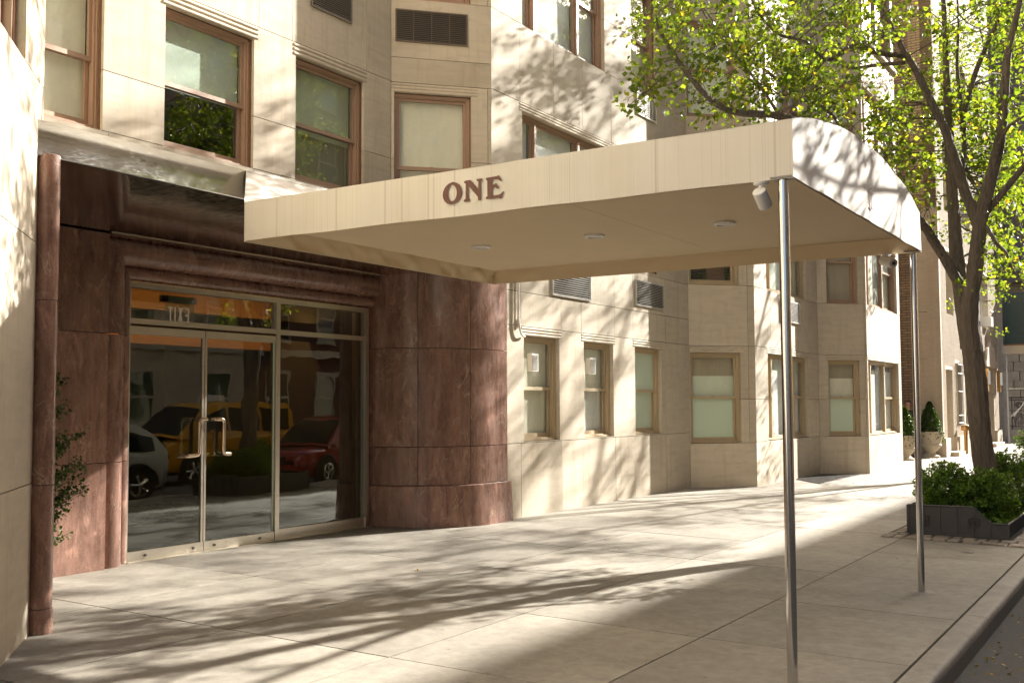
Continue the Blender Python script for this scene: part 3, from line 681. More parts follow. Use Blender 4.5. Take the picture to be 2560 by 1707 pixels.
m.build('lettering', 'exit_glow', ex)
# --- conduit on the wall
cp = catmull([(13.71, 8.255, 3.70), (13.71, 8.255, 3.2), (13.705, 8.255, 2.92), (13.715, 8.25, 2.80), (13.75, 8.25, 2.70), (13.81, 8.25, 2.645), (13.90, 8.27, 2.635)])
CP = MB().tube(cp, .017, 10).build('conduit_pipe', 'white_paint', bld, True)
MB().tube([(13.765, 8.272, 3.70), (13.765, 8.272, 2.88)], .009, 8).build('thin_pipe', 'louver_silver', CP, True)
MB().box(13.75, 13.79, 8.262, 8.298, 2.77, 2.89).build('junction_box', 'louver_silver', CP)
# --- areaway grate in the sidewalk
gr = empty('areaway_grate', (25, 6.9, gz(6.9))); tag(gr, 'dark steel sidewalk grate in front of the stepped bay', 'grate')
def gx0(y): return 22.95+(y-6.48)*1.12
def gx1(y): return 33.18-y-.35*(7.24-y)
pl = [(gx0(6.48), 6.48), (gx1(6.48), 6.48), (gx1(7.24), 7.24), (gx0(7.24), 7.24)]
MB().prism(pl, lambda a, c, d: (a, c, gz(c)+d), .003, .004).build('pit', 'dark_plastic', gr)  # flat dark sheet on the slabs standing in for the pit's shaded depth
m = MB(); y = 6.48
while y <= 7.25:
    m.prism([(-.004, .004), (.004, .004), (.004, .02), (-.004, .02)], lambda a, c, d, y=y: (d, y+a, gz(y)+c), gx0(y), gx1(y)); y += .0633
x = 22.95
while x < 26.7:
    ya = 6.48; yb = min(7.24, 6.48+(x-22.95)/1.12)
    while yb > ya and x > gx1(yb): yb -= .02
    if yb > ya+.02: m.prism([(-.004, .004), (.004, .004), (.004, .017), (-.004, .017)], lambda a, c, d, x=x: (x+a, d, gz(d)+c), ya, yb)
    x += .075
m.build('grate_bars', 'kerb_steel', gr)
# ================================================================== entrance canopy
can = empty('entrance_canopy', (8.83, 4.5, -.12)); tag(can, 'long beige fabric entrance canopy on steel posts with a brown ONE on its side', 'canopy')
XN, XF, YA, YB = 6.81, 10.85, 2.05, 6.88
def edge(y): return 3.44-.05*(y-YA)/(YB-YA)
def ztop(x, y=YA):                                       # arched roof line across the canopy
    t = (x-(XN+XF)/2)/((XF-XN)/2); return edge(y)+.235*(1-abs(t)**2.2)
def wob(y, z, k): return .004*math.sin(y*3.1+k)+.003*math.sin(y*7.7+k*2)*(3.45-z)*3
def sheet(rows, th=.006, axis=0):
    """double-sided cloth: a grid and its offset copy"""
    b = MB().grid(rows); return b
def valance(x, k):
    ys = [YA+(YB-YA)*i/60 for i in range(61)]
    zs = [0, .02, .12, .24, .34, 1]
    rows = []
    for y in ys:
        zt_ = edge(y); zb = 3.06-(y-YA)*.0015+.003*math.sin(y*5.1+k)
        rows.append([(x+wob(y, zb+(zt_-zb)*t, k), y, zb+(zt_-zb)*t) for t in zs])
    return rows
o = MB().grid(valance(XN, 0)).build('side_valance', 'canvas_lined', can, 'all')
MB().grid(valance(XF, 2)).build('side_valance', 'canvas_lined', can, 'all')
# front panel with arched top
n = 48; rows = []
for i in range(n+1):
    x = XN+(XF-XN)*i/n; zb = 3.065+.0018*math.sin(i*.9)-.0015*math.sin(i*.35)
    rows.append([(x, YA+.004*math.sin(i*.5+z*3), zb+(ztop(x)-zb)*z) for z in (0, .08, .3, .6, .85, 1)])
MB().grid(rows).build('front_panel', 'canvas', can, 'all')
rows = [[(x, YA+(YB-YA)*j/12, ztop(x, YA+(YB-YA)*j/12)) for j in range(13)] for x in [XN+(XF-XN)*i/n for i in range(n+1)]]
MB().grid(rows).build('roof_cloth', 'canvas', can, 'all')
# flap from the roof up to the marquee fascia
rows = []
for i in range(n+1):
    x = XN+(XF-XN)*i/n; z0 = ztop(x, YB); x1 = x+(.37*(1-i/n)) ; sag = .035
    rows.append([(x+(x1-x)*t, YB+(7.232-YB)*t, z0+(3.782-z0)*t-sag*math.sin(math.pi*t)*(1-.3*math.sin(i*.6))) for t in (0, .2, .4, .6, .8, 1)])
MB().grid(rows).build('roof_flap', 'canvas', can, 'all')
for xa, xb in ((XN, 7.18), (XF, XF)):                    # gussets closing the flap's sides
    MB().grid([[(xa, YB, 3.06), (xa, YB, 3.20), (xa, YB, edge(YB))], [(xb, 7.228, 3.50), (xb, 7.228, 3.64), (xb, 7.228, 3.78)]]).build('flap_gusset', 'canvas', can)
MB().box(7.18, 11.2, 7.212, 7.236, 3.766, 3.79).build('flap_batten', 'white_paint', can)
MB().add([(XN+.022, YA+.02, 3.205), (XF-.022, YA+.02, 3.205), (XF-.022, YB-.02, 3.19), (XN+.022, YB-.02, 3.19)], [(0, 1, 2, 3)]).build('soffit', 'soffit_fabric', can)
# inner hems, gathered on the building side
def hem(fn, n, amp, ztop_=3.2):
    rows = []
    for i in range(n+1):
        t = i/n; row = []
        for j in range(7):
            s = j/6; w = amp*(math.sin(t*47+s*2.6+2*math.sin(t*9))*.6+math.sin(t*97+s*4)*.3+math.sin(t*23)*.6)*math.sin(math.pi*min(1, s*1.1))
            row.append(fn(t, .012+.05*(1-s)**1.5*0+w, 3.05+(ztop_-3.05)*s, s))
        rows.append(row)
    return rows
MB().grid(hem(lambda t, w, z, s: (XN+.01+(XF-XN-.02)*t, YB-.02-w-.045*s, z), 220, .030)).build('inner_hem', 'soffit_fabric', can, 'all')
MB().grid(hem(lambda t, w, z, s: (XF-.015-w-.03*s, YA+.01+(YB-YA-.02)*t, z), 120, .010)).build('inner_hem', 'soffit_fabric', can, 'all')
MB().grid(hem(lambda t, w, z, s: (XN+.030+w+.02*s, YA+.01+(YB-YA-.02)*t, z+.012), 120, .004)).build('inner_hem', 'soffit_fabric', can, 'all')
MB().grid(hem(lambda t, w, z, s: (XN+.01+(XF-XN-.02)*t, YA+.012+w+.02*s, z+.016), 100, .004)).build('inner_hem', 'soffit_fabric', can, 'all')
pipe = [(XN+.004, YB-.006, 3.052), (XF-.004, YB-.006, 3.052)]
MB().tube(pipe, .009, 8).build('hem_piping', 'soffit_fabric', can, True)
MB().tube([(XN+.03, 4.05, 3.1985), (XF-.03, 4.05, 3.1985)], .0022, 6).build('soffit_seam', 'soffit_fabric', can)
MB().tube([(XF-.006, YB, 3.052), (XF-.006, YA, 3.064)], .009, 8).build('hem_piping', 'soffit_fabric', can, True)
# lettering
LET = {
 'O': [[(4.676,3.322),(4.642,3.311),(4.615,3.292),(4.599,3.265),(4.592,3.233),(4.599,3.203),(4.614,3.179),(4.638,3.161),(4.668,3.152),(4.699,3.151),(4.729,3.159),(4.752,3.178),(4.765,3.201),(4.771,3.227),(4.767,3.255),(4.755,3.279),(4.736,3.299),(4.713,3.313)],
       [(4.677,3.301),(4.657,3.287),(4.645,3.264),(4.640,3.238),(4.643,3.214),(4.653,3.189),(4.668,3.177),(4.685,3.173),(4.700,3.180),(4.714,3.199),(4.720,3.222),(4.722,3.247),(4.717,3.269),(4.706,3.288),(4.693,3.298)]],
 'N': [[(4.568,3.315),(4.559,3.318),(4.516,3.319),(4.447,3.244),(4.446,3.299),(4.459,3.306),(4.462,3.316),(4.452,3.319),(4.415,3.319),(4.406,3.311),(4.412,3.302),(4.423,3.294),(4.423,3.156),(4.447,3.156),(4.452,3.186),(4.534,3.276),(4.534,3.182),(4.521,3.171),(4.52,3.162),(4.53,3.156),(4.569,3.156),(4.577,3.163),(4.575,3.172),(4.56,3.18),(4.56,3.296),(4.574,3.303),(4.575,3.311)]],
 'E': [[(4.377,3.316),(4.368,3.319),(4.281,3.321),(4.266,3.326),(4.259,3.322),(4.236,3.287),(4.238,3.279),(4.247,3.28),(4.27,3.296),(4.31,3.3),(4.322,3.294),(4.322,3.262),(4.306,3.261),(4.288,3.272),(4.263,3.237),(4.264,3.226),(4.274,3.226),(4.296,3.239),(4.317,3.238),(4.323,3.232),(4.322,3.183),(4.316,3.179),(4.267,3.18),(4.249,3.185),(4.226,3.202),(4.217,3.196),(4.246,3.149),(4.257,3.152),(4.267,3.157),(4.372,3.157),(4.381,3.163),(4.379,3.172),(4.366,3.18),(4.366,3.296),(4.379,3.305)]],
 '1': [[(8.79,3.16),(8.90,3.16),(8.90,3.175),(8.87,3.185),(8.87,3.335),(8.855,3.335),(8.79,3.315),(8.79,3.30),(8.83,3.305),(8.83,3.185),(8.79,3.175)]],
}
def letter(loops, fn, name='letter'):
    cu = bpy.data.curves.new(name, 'CURVE'); cu.dimensions = '2D'; cu.fill_mode = 'BOTH'
    for lp in loops:
        sp = cu.splines.new('POLY'); sp.points.add(len(lp)-1); sp.use_cyclic_u = True
        for p, (a, b_) in zip(sp.points, lp): p.co = (a, b_, 0, 1)
    tmp = bpy.data.objects.new('tmp', cu); COL.objects.link(tmp)
    dg = bpy.context.evaluated_depsgraph_get(); me = bpy.data.meshes.new_from_object(tmp.evaluated_get(dg))
    vs_ = [fn(v.co.x, v.co.y) for v in me.vertices]; fs_ = [tuple(p.vertices) for p in me.polygons]
    bpy.data.objects.remove(tmp); b = MB().add(vs_, fs_)
    return b.build(name, 'letter_brown', can, fix=False)
for ch in 'ONE': letter(LET[ch], lambda a, b_: (XN-.0095+wob(a, b_, 0), a, b_))
letter(LET['1'], lambda a, b_: (a, YA-.009, b_))
# posts
for x, r in ((6.852, .0335), (10.87, .0305)):
    p = MB().tube([(x, 2.13, gz(2.13)-.02), (x, 2.13, 3.07)], r, 28).build('post', 'post_steel', can, True)
    MB().lathe([(r+.10, .0), (r+.085, .006), (r+.02, .009), (r+.005, .009)], (x, 2.13, gz(2.13)), 20).build('footing', 'kerb_concrete', p, True)
MB().box(6.80, 6.92, 2.06, 2.20, 3.065, 3.075).build('post_plate', 'kerb_steel', can); MB().box(10.80, 10.93, 2.06, 2.20, 3.06, 3.07).build('post_plate', 'kerb_steel', can)
for y in (5.86, 4.60, 3.33):
    q = MB().lathe([(.085, .012), (.098, .002), (.10, -.012), (.088, -.022), (.068, -.024), (.062, -.012)], (9.02, y, 3.195), 28).build('downlight', 'white_paint', can, True)
    MB().lathe([(.062, -.0), (.062, -.013), (.03, -.008), (.001, -.006)], (9.02, y, 3.195), 20).build('lens', 'louver_silver', q, True)
# security cameras under the canopy edge
def bullet(name, label, top, arm, axis, ln, r, lens_end):
    c = empty(name, top); tag(c, label, 'security camera')
    t = Vector(top); MB().lathe([(.052, 0), (.052, -.006), (.045, -.013), (.02, -.016)], top, 24).build('mount', 'white_paint', c, True)
    e = t+Vector((0, 0, -arm)); MB().tube([t+Vector((0, 0, -.01)), e], .018, 14).build('arm', 'white_paint', c, True)
    ax = Vector(axis).normalized(); a = e-ax*ln*.35; b_ = e+ax*ln*.65
    body = MB().tube([a, a+ax*.006, b_-ax*.006, b_], [r*.9, r, r, r*.93], 24).build('body', 'white_paint', c, True)
    f = b_ if lens_end else a; s = 1 if lens_end else -1
    MB().tube([f-ax*s*.002, f+ax*s*.004], r*.74, 20).build('face', 'louver_silver', c, True)
    MB().tube([f+ax*s*.003, f+ax*s*.009], r*.36, 16).build('lens', 'dark_plastic', c, True)
bullet('security_camera', 'white bullet security camera beside the near canopy post', (6.835, 2.27, 3.05), .085, (.70, -.10, -.70), .13, .046, True)
bullet('security_camera', 'white bullet security camera with dark lens beside the far canopy post', (10.80, 2.36, 3.055), .07, (-.62, -.70, -.30), .17, .050, True)

# ================================================================== trees
LIMBS={
 'trunk':[(16.5,2.32,0.57),(16.5,2.39,1.15),(16.5,2.43,1.94),(16.5,2.49,2.62),(16.5,2.51,3.13)],
 'L1':[(16.5,2.54,3.1),(16.31,2.7,3.52),(16.03,2.85,3.87),(15.65,2.96,4.11),(14.9,3.42,4.67),(14.14,3.95,5.18),(13.58,4.25,5.3),(13.01,4.58,5.26),(12.54,4.71,5.28),(12.16,4.85,5.49),(11.79,4.97,5.77),(11.5,5.04,6.03)],
 'V':[(16.5,2.58,3.02),(16.6,2.65,3.72),(16.69,2.69,4.32),(16.79,2.73,4.98),(16.88,2.76,5.78),(16.97,2.78,6.4),(17.07,2.8,7.16),(17.16,2.84,8.06)],
 'R':[(16.41,2.47,2.95),(16.31,2.36,3.55),(16.22,2.26,4.18),(16.13,2.09,4.76),(16.03,1.96,5.23),(16.03,1.89,5.82),(16.03,1.84,6.32),(15.94,1.71,6.79),(15.84,1.56,7.34)],
 'D':[(16.22,2.29,4.07),(16.22,2.45,4.56),(16.13,2.57,5.04),(16.03,2.66,5.42),(15.94,2.81,5.79),(15.84,3.0,6.29),(15.75,3.16,6.61),(15.65,3.29,6.95),(15.56,3.5,7.36),(15.47,3.64,7.77)],
 'C':[(16.97,2.64,4.77),(17.16,2.59,5.39),(17.35,2.65,6.01),(17.54,2.72,6.79),(17.73,2.71,7.46),(17.92,2.76,8.23)],
 'R2':[(17.26,2.63,5.78),(17.45,2.52,6.39),(17.63,2.3,7.04),(17.82,2.04,7.68),(17.92,1.84,8.1)],
 'RB':[(16.22,2.21,4.09),(16.22,2.08,3.82),(16.22,1.95,3.66),(16.22,1.88,3.43),(16.22,1.7,3.17)],
 'RR':[(16.03,2.02,4.98),(15.84,1.93,5.15),(15.65,1.79,5.29),(15.47,1.53,5.38)],
 'H1':[(15.75,3.15,6.49),(15.37,3.36,6.46),(14.99,3.61,6.5),(14.71,3.76,6.34),(14.52,3.9,6.24),(14.14,4.07,6.4),(13.77,4.29,6.43),(13.39,4.42,6.59),(13.2,4.51,6.86)],
 'H2':[(15.75,3.13,6.39),(15.84,3.48,6.45),(15.94,3.94,6.5),(16.03,4.21,6.7),(16.13,4.66,6.71),(16.13,5.03,6.55)],
 'H3':[(14.9,3.42,4.67),(14.71,3.83,5.45),(14.52,4.2,5.79),(14.33,4.58,6.08),(14.14,4.96,6.48),(13.96,5.29,6.82),(13.77,5.44,7.12)],
 'H4':[(13.58,4.25,5.3),(13.48,4.47,5.71),(13.2,4.68,6.06),(13.01,4.82,6.34),(12.82,4.96,6.62)],
 'H5':[(14.52,3.9,6.24),(14.33,4.09,5.94),(14.14,4.36,5.72),(13.77,4.56,5.87)],
}
CLUMPS=[(12.44,5.26,6.4),(12.62,5.13,6.43),(12.65,5.75,6.66),(11.48,4.84,5.97),(12.09,5.21,6.45),(11.62,4.94,6.33),(12.4,5.47,6.36),(11.51,5.15,6.08),(11.32,4.79,6.17),(11.52,4.79,5.88),(11.59,4.79,5.68),(11.7,5.04,5.6),(11.71,5.28,5.59),(11.49,4.95,5.48),(11.43,5.07,5.35),(11.77,5.35,5.43),(11.57,5.28,5.23),(11.68,5.21,5.2),(11.85,5.28,5.37),(11.84,4.84,5.87),(11.83,4.33,5.84),(13.15,4.77,6.58),(12.21,5.02,6.52),(13.57,4.79,6.81),(12.6,4.47,6.04),(13.62,5.31,6.73),(13.67,5.54,6.66),(14.02,5.02,7.1),(13.23,5.37,6.74),(13.97,4.96,6.88),(12.53,4.74,6.41),(12.14,4.86,6.44),(12.17,4.5,5.89),(13.05,5.34,6.3),(13.19,5.1,6.73),(13.05,4.7,5.99),(12.32,4.95,5.65),(12.51,4.72,5.69),(13.45,4.91,5.92),(13.08,4.73,6.15),(12.82,5.08,5.83),(13.87,5.27,6.07),(13.18,4.64,6.01),(12.81,4.68,5.91),(12.97,4.96,6.14),(13.44,4.73,5.89),(12.43,4.69,5.86),(13.05,5.3,5.49),(12.95,5.21,5.45),(12.93,5.02,5.48),(12.39,4.98,5.32),(12.85,5.1,5.42),(13.48,4.89,5.41),(13.29,4.65,5.86),(13.13,4.79,5.47),(13.76,4.68,5.62),(13.65,4.92,5.63),(13.85,4.69,5.82),(14.1,4.76,5.68),(13.26,4.42,5.53),(14.03,5.17,5.64),(13.62,4.83,5.58),(13.73,4.71,5.89),(13.92,4.37,6.42),(14.53,4.53,6.53),(13.18,4.02,6.63),(13.35,4.31,6.26),(12.85,3.95,6.06),(12.88,4.13,6.41),(13.24,4.52,6.52),(14.05,4.74,7.04),(14.4,4.7,6.66),(12.73,4.27,5.88),(13.89,4.51,6.75),(13.79,4.73,6.31),(13.0,4.53,6.22),(14.37,4.54,6.85),(13.92,4.05,6.24),(13.78,4.13,6.35),(14.33,4.89,6.69),(14.45,4.21,6.29),(12.73,4.18,5.87),(14.47,4.97,6.77),(15.25,5.21,6.99),(13.37,4.36,6.44),(13.8,4.59,6.18),(14.42,4.19,6.32),(14.28,4.52,5.52),(15.52,4.77,6.47),(14.23,4.31,6.08),(14.14,4.59,5.81),(15.12,4.76,5.93),(13.71,4.53,5.77),(13.64,3.8,5.43),(15.53,4.9,6.65),(14.22,4.47,5.82),(14.91,4.39,5.98),(13.78,4.48,5.59),(13.77,4.14,5.89),(13.93,4.19,5.83),(13.11,3.78,5.46),(15.35,4.86,6.31),(13.05,3.66,5.46),(14.48,4.15,6.0),(14.24,4.14,5.76),(14.01,3.91,5.87),(13.77,3.88,5.96),(15.14,4.29,6.52),(13.74,4.0,5.78),(13.61,3.38,6.01),(14.61,3.85,6.65),(14.86,4.02,7.07),(13.85,3.4,6.69),(15.08,3.71,6.57),(15.97,4.58,7.04),(13.34,3.16,6.04),(15.03,3.67,7.0),(13.58,3.25,6.12),(13.63,3.72,6.07),(13.66,3.5,6.4),(13.51,3.45,6.61),(13.36,3.58,6.57),(15.69,4.06,6.85),(14.09,3.96,6.61),(15.86,4.08,7.11),(15.17,4.07,7.25),(14.63,4.1,6.64),(14.96,3.56,5.98),(13.92,3.71,5.74),(13.58,3.33,5.62),(15.29,4.09,6.27),(15.06,4.07,5.98),(13.46,3.69,5.55),(13.88,3.78,5.72),(14.12,3.38,5.78),(15.25,3.7,6.43),(15.9,4.37,6.64),(14.0,3.24,5.42),(15.99,3.4,5.71),(14.68,3.95,5.51),(15.41,4.04,5.82),(14.06,3.57,5.42),(15.95,3.54,5.73),(15.14,3.77,5.49),(15.77,3.75,5.75),(13.77,3.45,5.45),(16.19,4.28,6.18),(13.67,3.36,5.14),(15.43,3.8,5.54),(13.96,3.47,5.34),(14.73,3.94,5.73),(14.1,3.55,5.22),(14.13,3.68,5.49),(15.28,3.4,7.07),(15.01,3.49,6.61),(15.73,3.15,6.9),(14.42,3.13,6.37),(15.74,3.3,7.15),(14.62,3.03,6.82),(14.33,3.32,6.76),(15.0,3.29,6.55),(14.81,3.29,6.77),(15.0,2.93,4.84),(16.83,3.63,5.31),(16.92,3.36,5.5),(16.45,3.69,5.76),(15.91,3.3,5.6),(15.44,2.85,5.07),(16.74,3.7,5.82),(14.74,3.03,4.64),(15.55,3.34,5.52),(15.58,3.46,5.38),(14.71,3.12,5.3),(15.82,2.92,5.42),(14.82,3.09,4.96),(15.89,3.36,5.56),(16.64,3.12,5.28),(15.89,3.43,5.64),(15.5,3.18,5.08),(16.77,3.35,5.22),(16.56,3.22,4.82),(15.35,3.01,4.75),(16.55,3.31,4.65),(14.81,2.88,4.63),(15.63,3.06,4.82),(14.76,2.78,4.56),(15.94,2.92,6.25),(15.75,3.14,6.07),(16.98,3.3,6.44),(16.79,3.18,6.06),(16.39,2.98,6.1),(17.83,2.84,7.36),(16.54,2.69,6.92),(16.28,2.59,7.01),(16.53,3.12,7.32),(16.15,2.65,7.05),(16.08,2.59,6.86),(16.74,2.92,5.9),(17.58,2.39,5.31),(16.76,2.77,5.63),(17.49,2.8,6.16),(15.87,2.18,5.13),(17.9,2.7,6.1),(18.18,2.83,5.49),(18.58,3.18,6.19),(17.02,2.63,5.66),(17.32,2.43,5.28),(15.9,2.07,5.22),(15.73,2.16,5.33),(17.46,2.25,6.05),(16.86,2.59,5.25),(16.22,2.7,5.63),(18.04,2.69,5.96),(16.38,2.7,5.6),(18.36,2.39,5.56),(16.03,2.35,5.44),(15.68,2.14,5.27),(18.06,2.81,6.63),(18.29,2.55,6.59),(18.47,2.82,6.39),(17.1,2.5,5.96),(17.69,2.82,6.3),(16.93,2.63,6.16),(18.13,2.91,5.2),(18.2,2.56,4.88),(20.42,2.42,5.13),(18.78,2.46,4.99),(19.02,2.4,5.26),(17.71,2.33,4.9),(18.01,2.84,5.34),(19.53,2.66,5.06),(17.67,2.62,4.63),(19.7,2.55,5.64),(20.31,2.69,5.02),(19.64,2.58,5.0),(18.7,2.51,5.34),(20.64,2.51,5.67),(16.04,1.88,4.72),(18.49,2.25,5.4),(18.35,1.99,4.7),(18.63,2.26,5.49),(17.44,2.05,4.72),(17.18,1.85,5.07),(19.42,2.44,5.18),(18.92,2.43,5.08),(18.17,2.29,5.44),(18.78,2.07,4.8),(18.03,2.18,5.08),(17.09,1.83,4.98),(16.74,1.97,6.76),(18.15,2.54,7.86),(16.75,1.95,7.26),(18.63,2.19,7.57),(17.86,1.99,7.7),(17.23,1.86,6.88),(19.53,2.09,7.81),(19.2,2.55,7.76),(16.76,2.04,7.33),(16.6,2.24,7.33),(18.06,1.92,7.05),(18.21,1.93,6.29),(18.72,2.0,6.3),(15.9,1.71,5.55),(16.24,1.83,6.56),(17.81,1.96,6.59),(16.89,1.77,6.71),(16.36,1.96,4.14),(17.97,2.13,4.39),(18.7,2.28,4.21),(18.07,2.44,4.24),(17.39,2.22,4.44),(18.63,2.35,4.32),(17.44,2.18,4.36),(17.12,2.01,3.46),(17.63,2.31,3.69),(16.82,2.07,3.69),(16.17,2.15,3.41),(16.93,2.23,3.69),(16.76,1.81,3.49),(16.7,1.82,3.64),(18.92,2.03,6.26),(16.98,1.99,5.8),(17.98,2.07,5.81),(19.71,2.44,6.35),(16.35,1.89,5.38),(18.62,2.23,5.61),(15.86,2.87,4.34)]
def leaves(b, c, rad, n, size, sq=(1, 1, 1), up=0.25):
    for _ in range(n):
        while True:
            p = Vector((random.uniform(-1, 1), random.uniform(-1, 1), random.uniform(-1, 1)))
            if p.length < 1: break
        p = Vector((p.x*rad*sq[0], p.y*rad*sq[1], p.z*rad*sq[2]))+Vector(c)
        leaf(b, p, size*random.uniform(.6, 1.25), up)
def leaf(b, p, s, up=.25):
    d = Vector((random.gauss(0, 1), random.gauss(0, 1), random.gauss(-.3, .7))).normalized()
    nrm = Vector((random.gauss(0, 1), random.gauss(0, 1), random.gauss(up, 1))).normalized()
    w = d.cross(nrm)
    if w.length < .05: return
    w.normalize(); u = w.cross(d)
    i = len(b.v)
    b.v += [tuple(p), tuple(p+d*s*.45+w*s*.42+u*s*.12), tuple(p+d*s), tuple(p+d*s*.45-w*s*.42+u*s*.12)]
    b.f += [(i, i+1, i+2), (i, i+2, i+3)]
def tree(name, label, base, limbs, clumps, group=None, leafsize=.08, nleaf=54, trunkr=.138, rad=.33, seed=1):
    random.seed(seed)
    t = empty(name, base); tag(t, label, 'tree', group)
    b = MB(); ends = []
    for k, (nm, pts_) in enumerate(limbs.items()):
        P = catmull(pts_, 4); m = len(P)
        fine = (lambda q: catmull(q, 3)) if nm in ('trunk', 'V', 'R', 'D', 'L1') else (lambda q: q)
        P = fine(P); m = len(P)
        if nm == 'trunk': rs = [trunkr*(1.15-.2*i/(m-1))*(1 if i < m-9 else .8+.022*(m-1-i)) for i in range(m)]; nn = 34
        else:
            r0 = {'L1': .088, 'V': .128, 'R': .138, 'D': .085, 'C': .045, 'R2': .05, 'RB': .032, 'RR': .04, 'H1': .04, 'H2': .03, 'H3': .03, 'H4': .02, 'H5': .018}.get(nm, .05)*trunkr/.155
            rs = [r0*(1-.8*i/(m-1))+.004 for i in range(m)]; nn = 24 if nm in ('V', 'R', 'D', 'L1') else 12
        # knobbly
        P2 = []
        for i, p in enumerate(P): P2.append(p+Vector((random.gauss(0, 1), random.gauss(0, 1), random.gauss(0, 1)))*rs[i]*(.012 if nn > 20 else .035))
        b.tube(P2, [r*random.uniform(.985, 1.015) for r in rs], nn, True, .045 if nn > 20 else .03)
        if nm != 'trunk': ends += P
    trunk = b.build('trunk', 'bark', t, True)
    tw = MB(); lv = MB()
    for c in clumps:
        cv = Vector(c); q = min(ends, key=lambda e: (e-cv).length+.4*max(0, e.z-cv.z))
        mid = (q+cv)/2+Vector((random.gauss(0, .1), random.gauss(0, .1), random.gauss(.05, .1)))*(q-cv).length
        L_ = (q-cv).length; path = catmull([q, mid, cv, cv+(cv-mid)*.35], 3)
        tw.tube(path, [.004+.012*min(1, L_/1.5)*(1-i/len(path)) for i in range(len(path))], 5)
        for _ in range(3):
            e = cv+Vector((random.gauss(0, 1), random.gauss(0, 1), random.gauss(0, .8)))*rad*.6
            tw.tube([mid.lerp(cv, random.uniform(.3, 1)), (mid+e)/2*0+cv.lerp(e, .5)+Vector((0, 0, .03)), e], [.005, .004, .002], 4)
            leaves(lv, e, rad*.55, int(nleaf/4), leafsize, (1, 1, .75))
        leaves(lv, cv, rad, int(nleaf/4), leafsize, (1, 1, .7))
    tw.build('twigs', 'bark', trunk)
    tag(lv.build('leaves', 'tree_leaf', t, fix=False), kind='stuff')
    return t
random.seed(3)
# crown above the picture's top edge
extra = []
while len(extra) < 120:
    p = Vector((random.uniform(-1, 1), random.uniform(-1, 1), random.uniform(-1, 1)))
    if .25 < p.length < 1:
        q = (16.4+p.x*4.6, 2.4+p.y*4.0, 9.6+p.z*2.6)
        if q[2] > 7.9-.28*max(0, 17-q[0]) + .0: extra.append(q)
for _ in range(50): extra.append((random.uniform(12.0, 16.2), random.uniform(-.9, 1.25), random.uniform(5.0, 7.6)))
LIMBS['trunk'] = [(16.5, 2.27, -.15)]+LIMBS['trunk']
for nm_, st_ in (('V', (16.52, 2.5, 2.4)), ('R', (16.47, 2.46, 2.35)), ('L1', (16.5, 2.5, 2.55))): LIMBS[nm_] = [st_]+LIMBS[nm_]
for _ in range(17): extra.append((random.uniform(18.8, 21.8), random.uniform(5.5, 6.7), random.uniform(9.0, 10.4)))
LIMBS['X6'] = [(17.16, 2.84, 8.06), (19.0, 4.2, 9.2), (20.0, 5.4, 9.6), (21.2, 6.2, 9.8)]
for _ in range(26): extra.append((random.uniform(14.8, 18.6), random.uniform(1.9, 3.6), random.uniform(8.0, 10.4)))
LIMBS['X5'] = [(16.22, 2.26, 4.17), (16.2, 1.2, 5.4), (14.8, .1, 6.2), (13.2, -.4, 6.7)]
LIMBS['X1'] = [(15.47, 3.64, 7.77), (15.3, 4.0, 9.0), (15.4, 4.6, 10.4)]; LIMBS['X2'] = [(17.16, 2.84, 8.06), (18.3, 3.0, 9.6), (18.6, 3.2, 11.2)]
LIMBS['X3'] = [(15.84, 1.56, 7.33), (16.4, 1.2, 8.8), (15.6, .6, 10)]; LIMBS['X4'] = [(17.9, 2.75, 8.2), (19.8, 2.4, 9.8)]
tree('street_tree', 'leafy street tree growing out of the iron planter beside the canopy', (16.5, 2.4, 0), LIMBS, [c for i, c in enumerate(CLUMPS) if not (c[0] < 16.5 and i % 10 in (1, 3, 5, 7))]+extra, 'street trees along the kerb', seed=11)
def auto_tree(name, label, x, y, h, cr, n, seed, zb=4.2, group='street trees along the kerb', nleaf=80, lean=(0, 0), more=()):
    random.seed(seed); lm = {'trunk': [(x, y, -.1), (x+.05, y+.03, 1.2), (x+lean[0]*.3, y+lean[1]*.3+.02, 2.4), (x+lean[0]*.5, y+lean[1]*.5, 3.4)]}
    top = Vector(lm['trunk'][-1])
    for k in range(7):
        a = 2*math.pi*k/7+random.uniform(-.4, .4); s = random.uniform(.35, .85)*cr
        e = Vector((x+lean[0]+s*math.cos(a), y+lean[1]+s*math.sin(a), random.uniform(h*.6, h*.95)))
        m1 = top.lerp(e, .35)+Vector((0, 0, .6)); m2 = top.lerp(e, .7)+Vector((random.gauss(0, .2), random.gauss(0, .2), .4))
        lm['b%d' % k] = [tuple(top-Vector((0, 0, random.uniform(0, .5)))), tuple(m1), tuple(m2), tuple(e)]
    cl = list(more)
    while len(cl) < n:
        p = Vector((random.uniform(-1, 1), random.uniform(-1, 1), random.uniform(-1, 1)))
        if .3 < p.length < 1:
            q = (x+lean[0]+p.x*cr, y+lean[1]+p.y*cr, (h+zb)/2+p.z*(h-zb)/2)
            cl.append(q)
    return tree(name, label, (x, y, 0), lm, cl, group, .085, nleaf, .15, .5, seed)
auto_tree('street_tree', 'second street tree along the kerb, its crown at the right edge of the picture', 31.2, 2.75, 15.5, 4.6, 230, 21, 4.0, more=[(random.uniform(27.6, 31.6), random.uniform(1.4, 4.2), random.uniform(12.4, 14.9)) for _ in range(60)])
auto_tree('street_tree', 'street tree behind the camera, seen only in the window glass', -7.5, 2.6, 11, 4.3, 60, 22)
auto_tree('street_tree', 'street tree across the road, seen leaning in the door glass', 30.0, -9.6, 10, 3.4, 60, 23, 5.0, lean=(-1.0, 0))

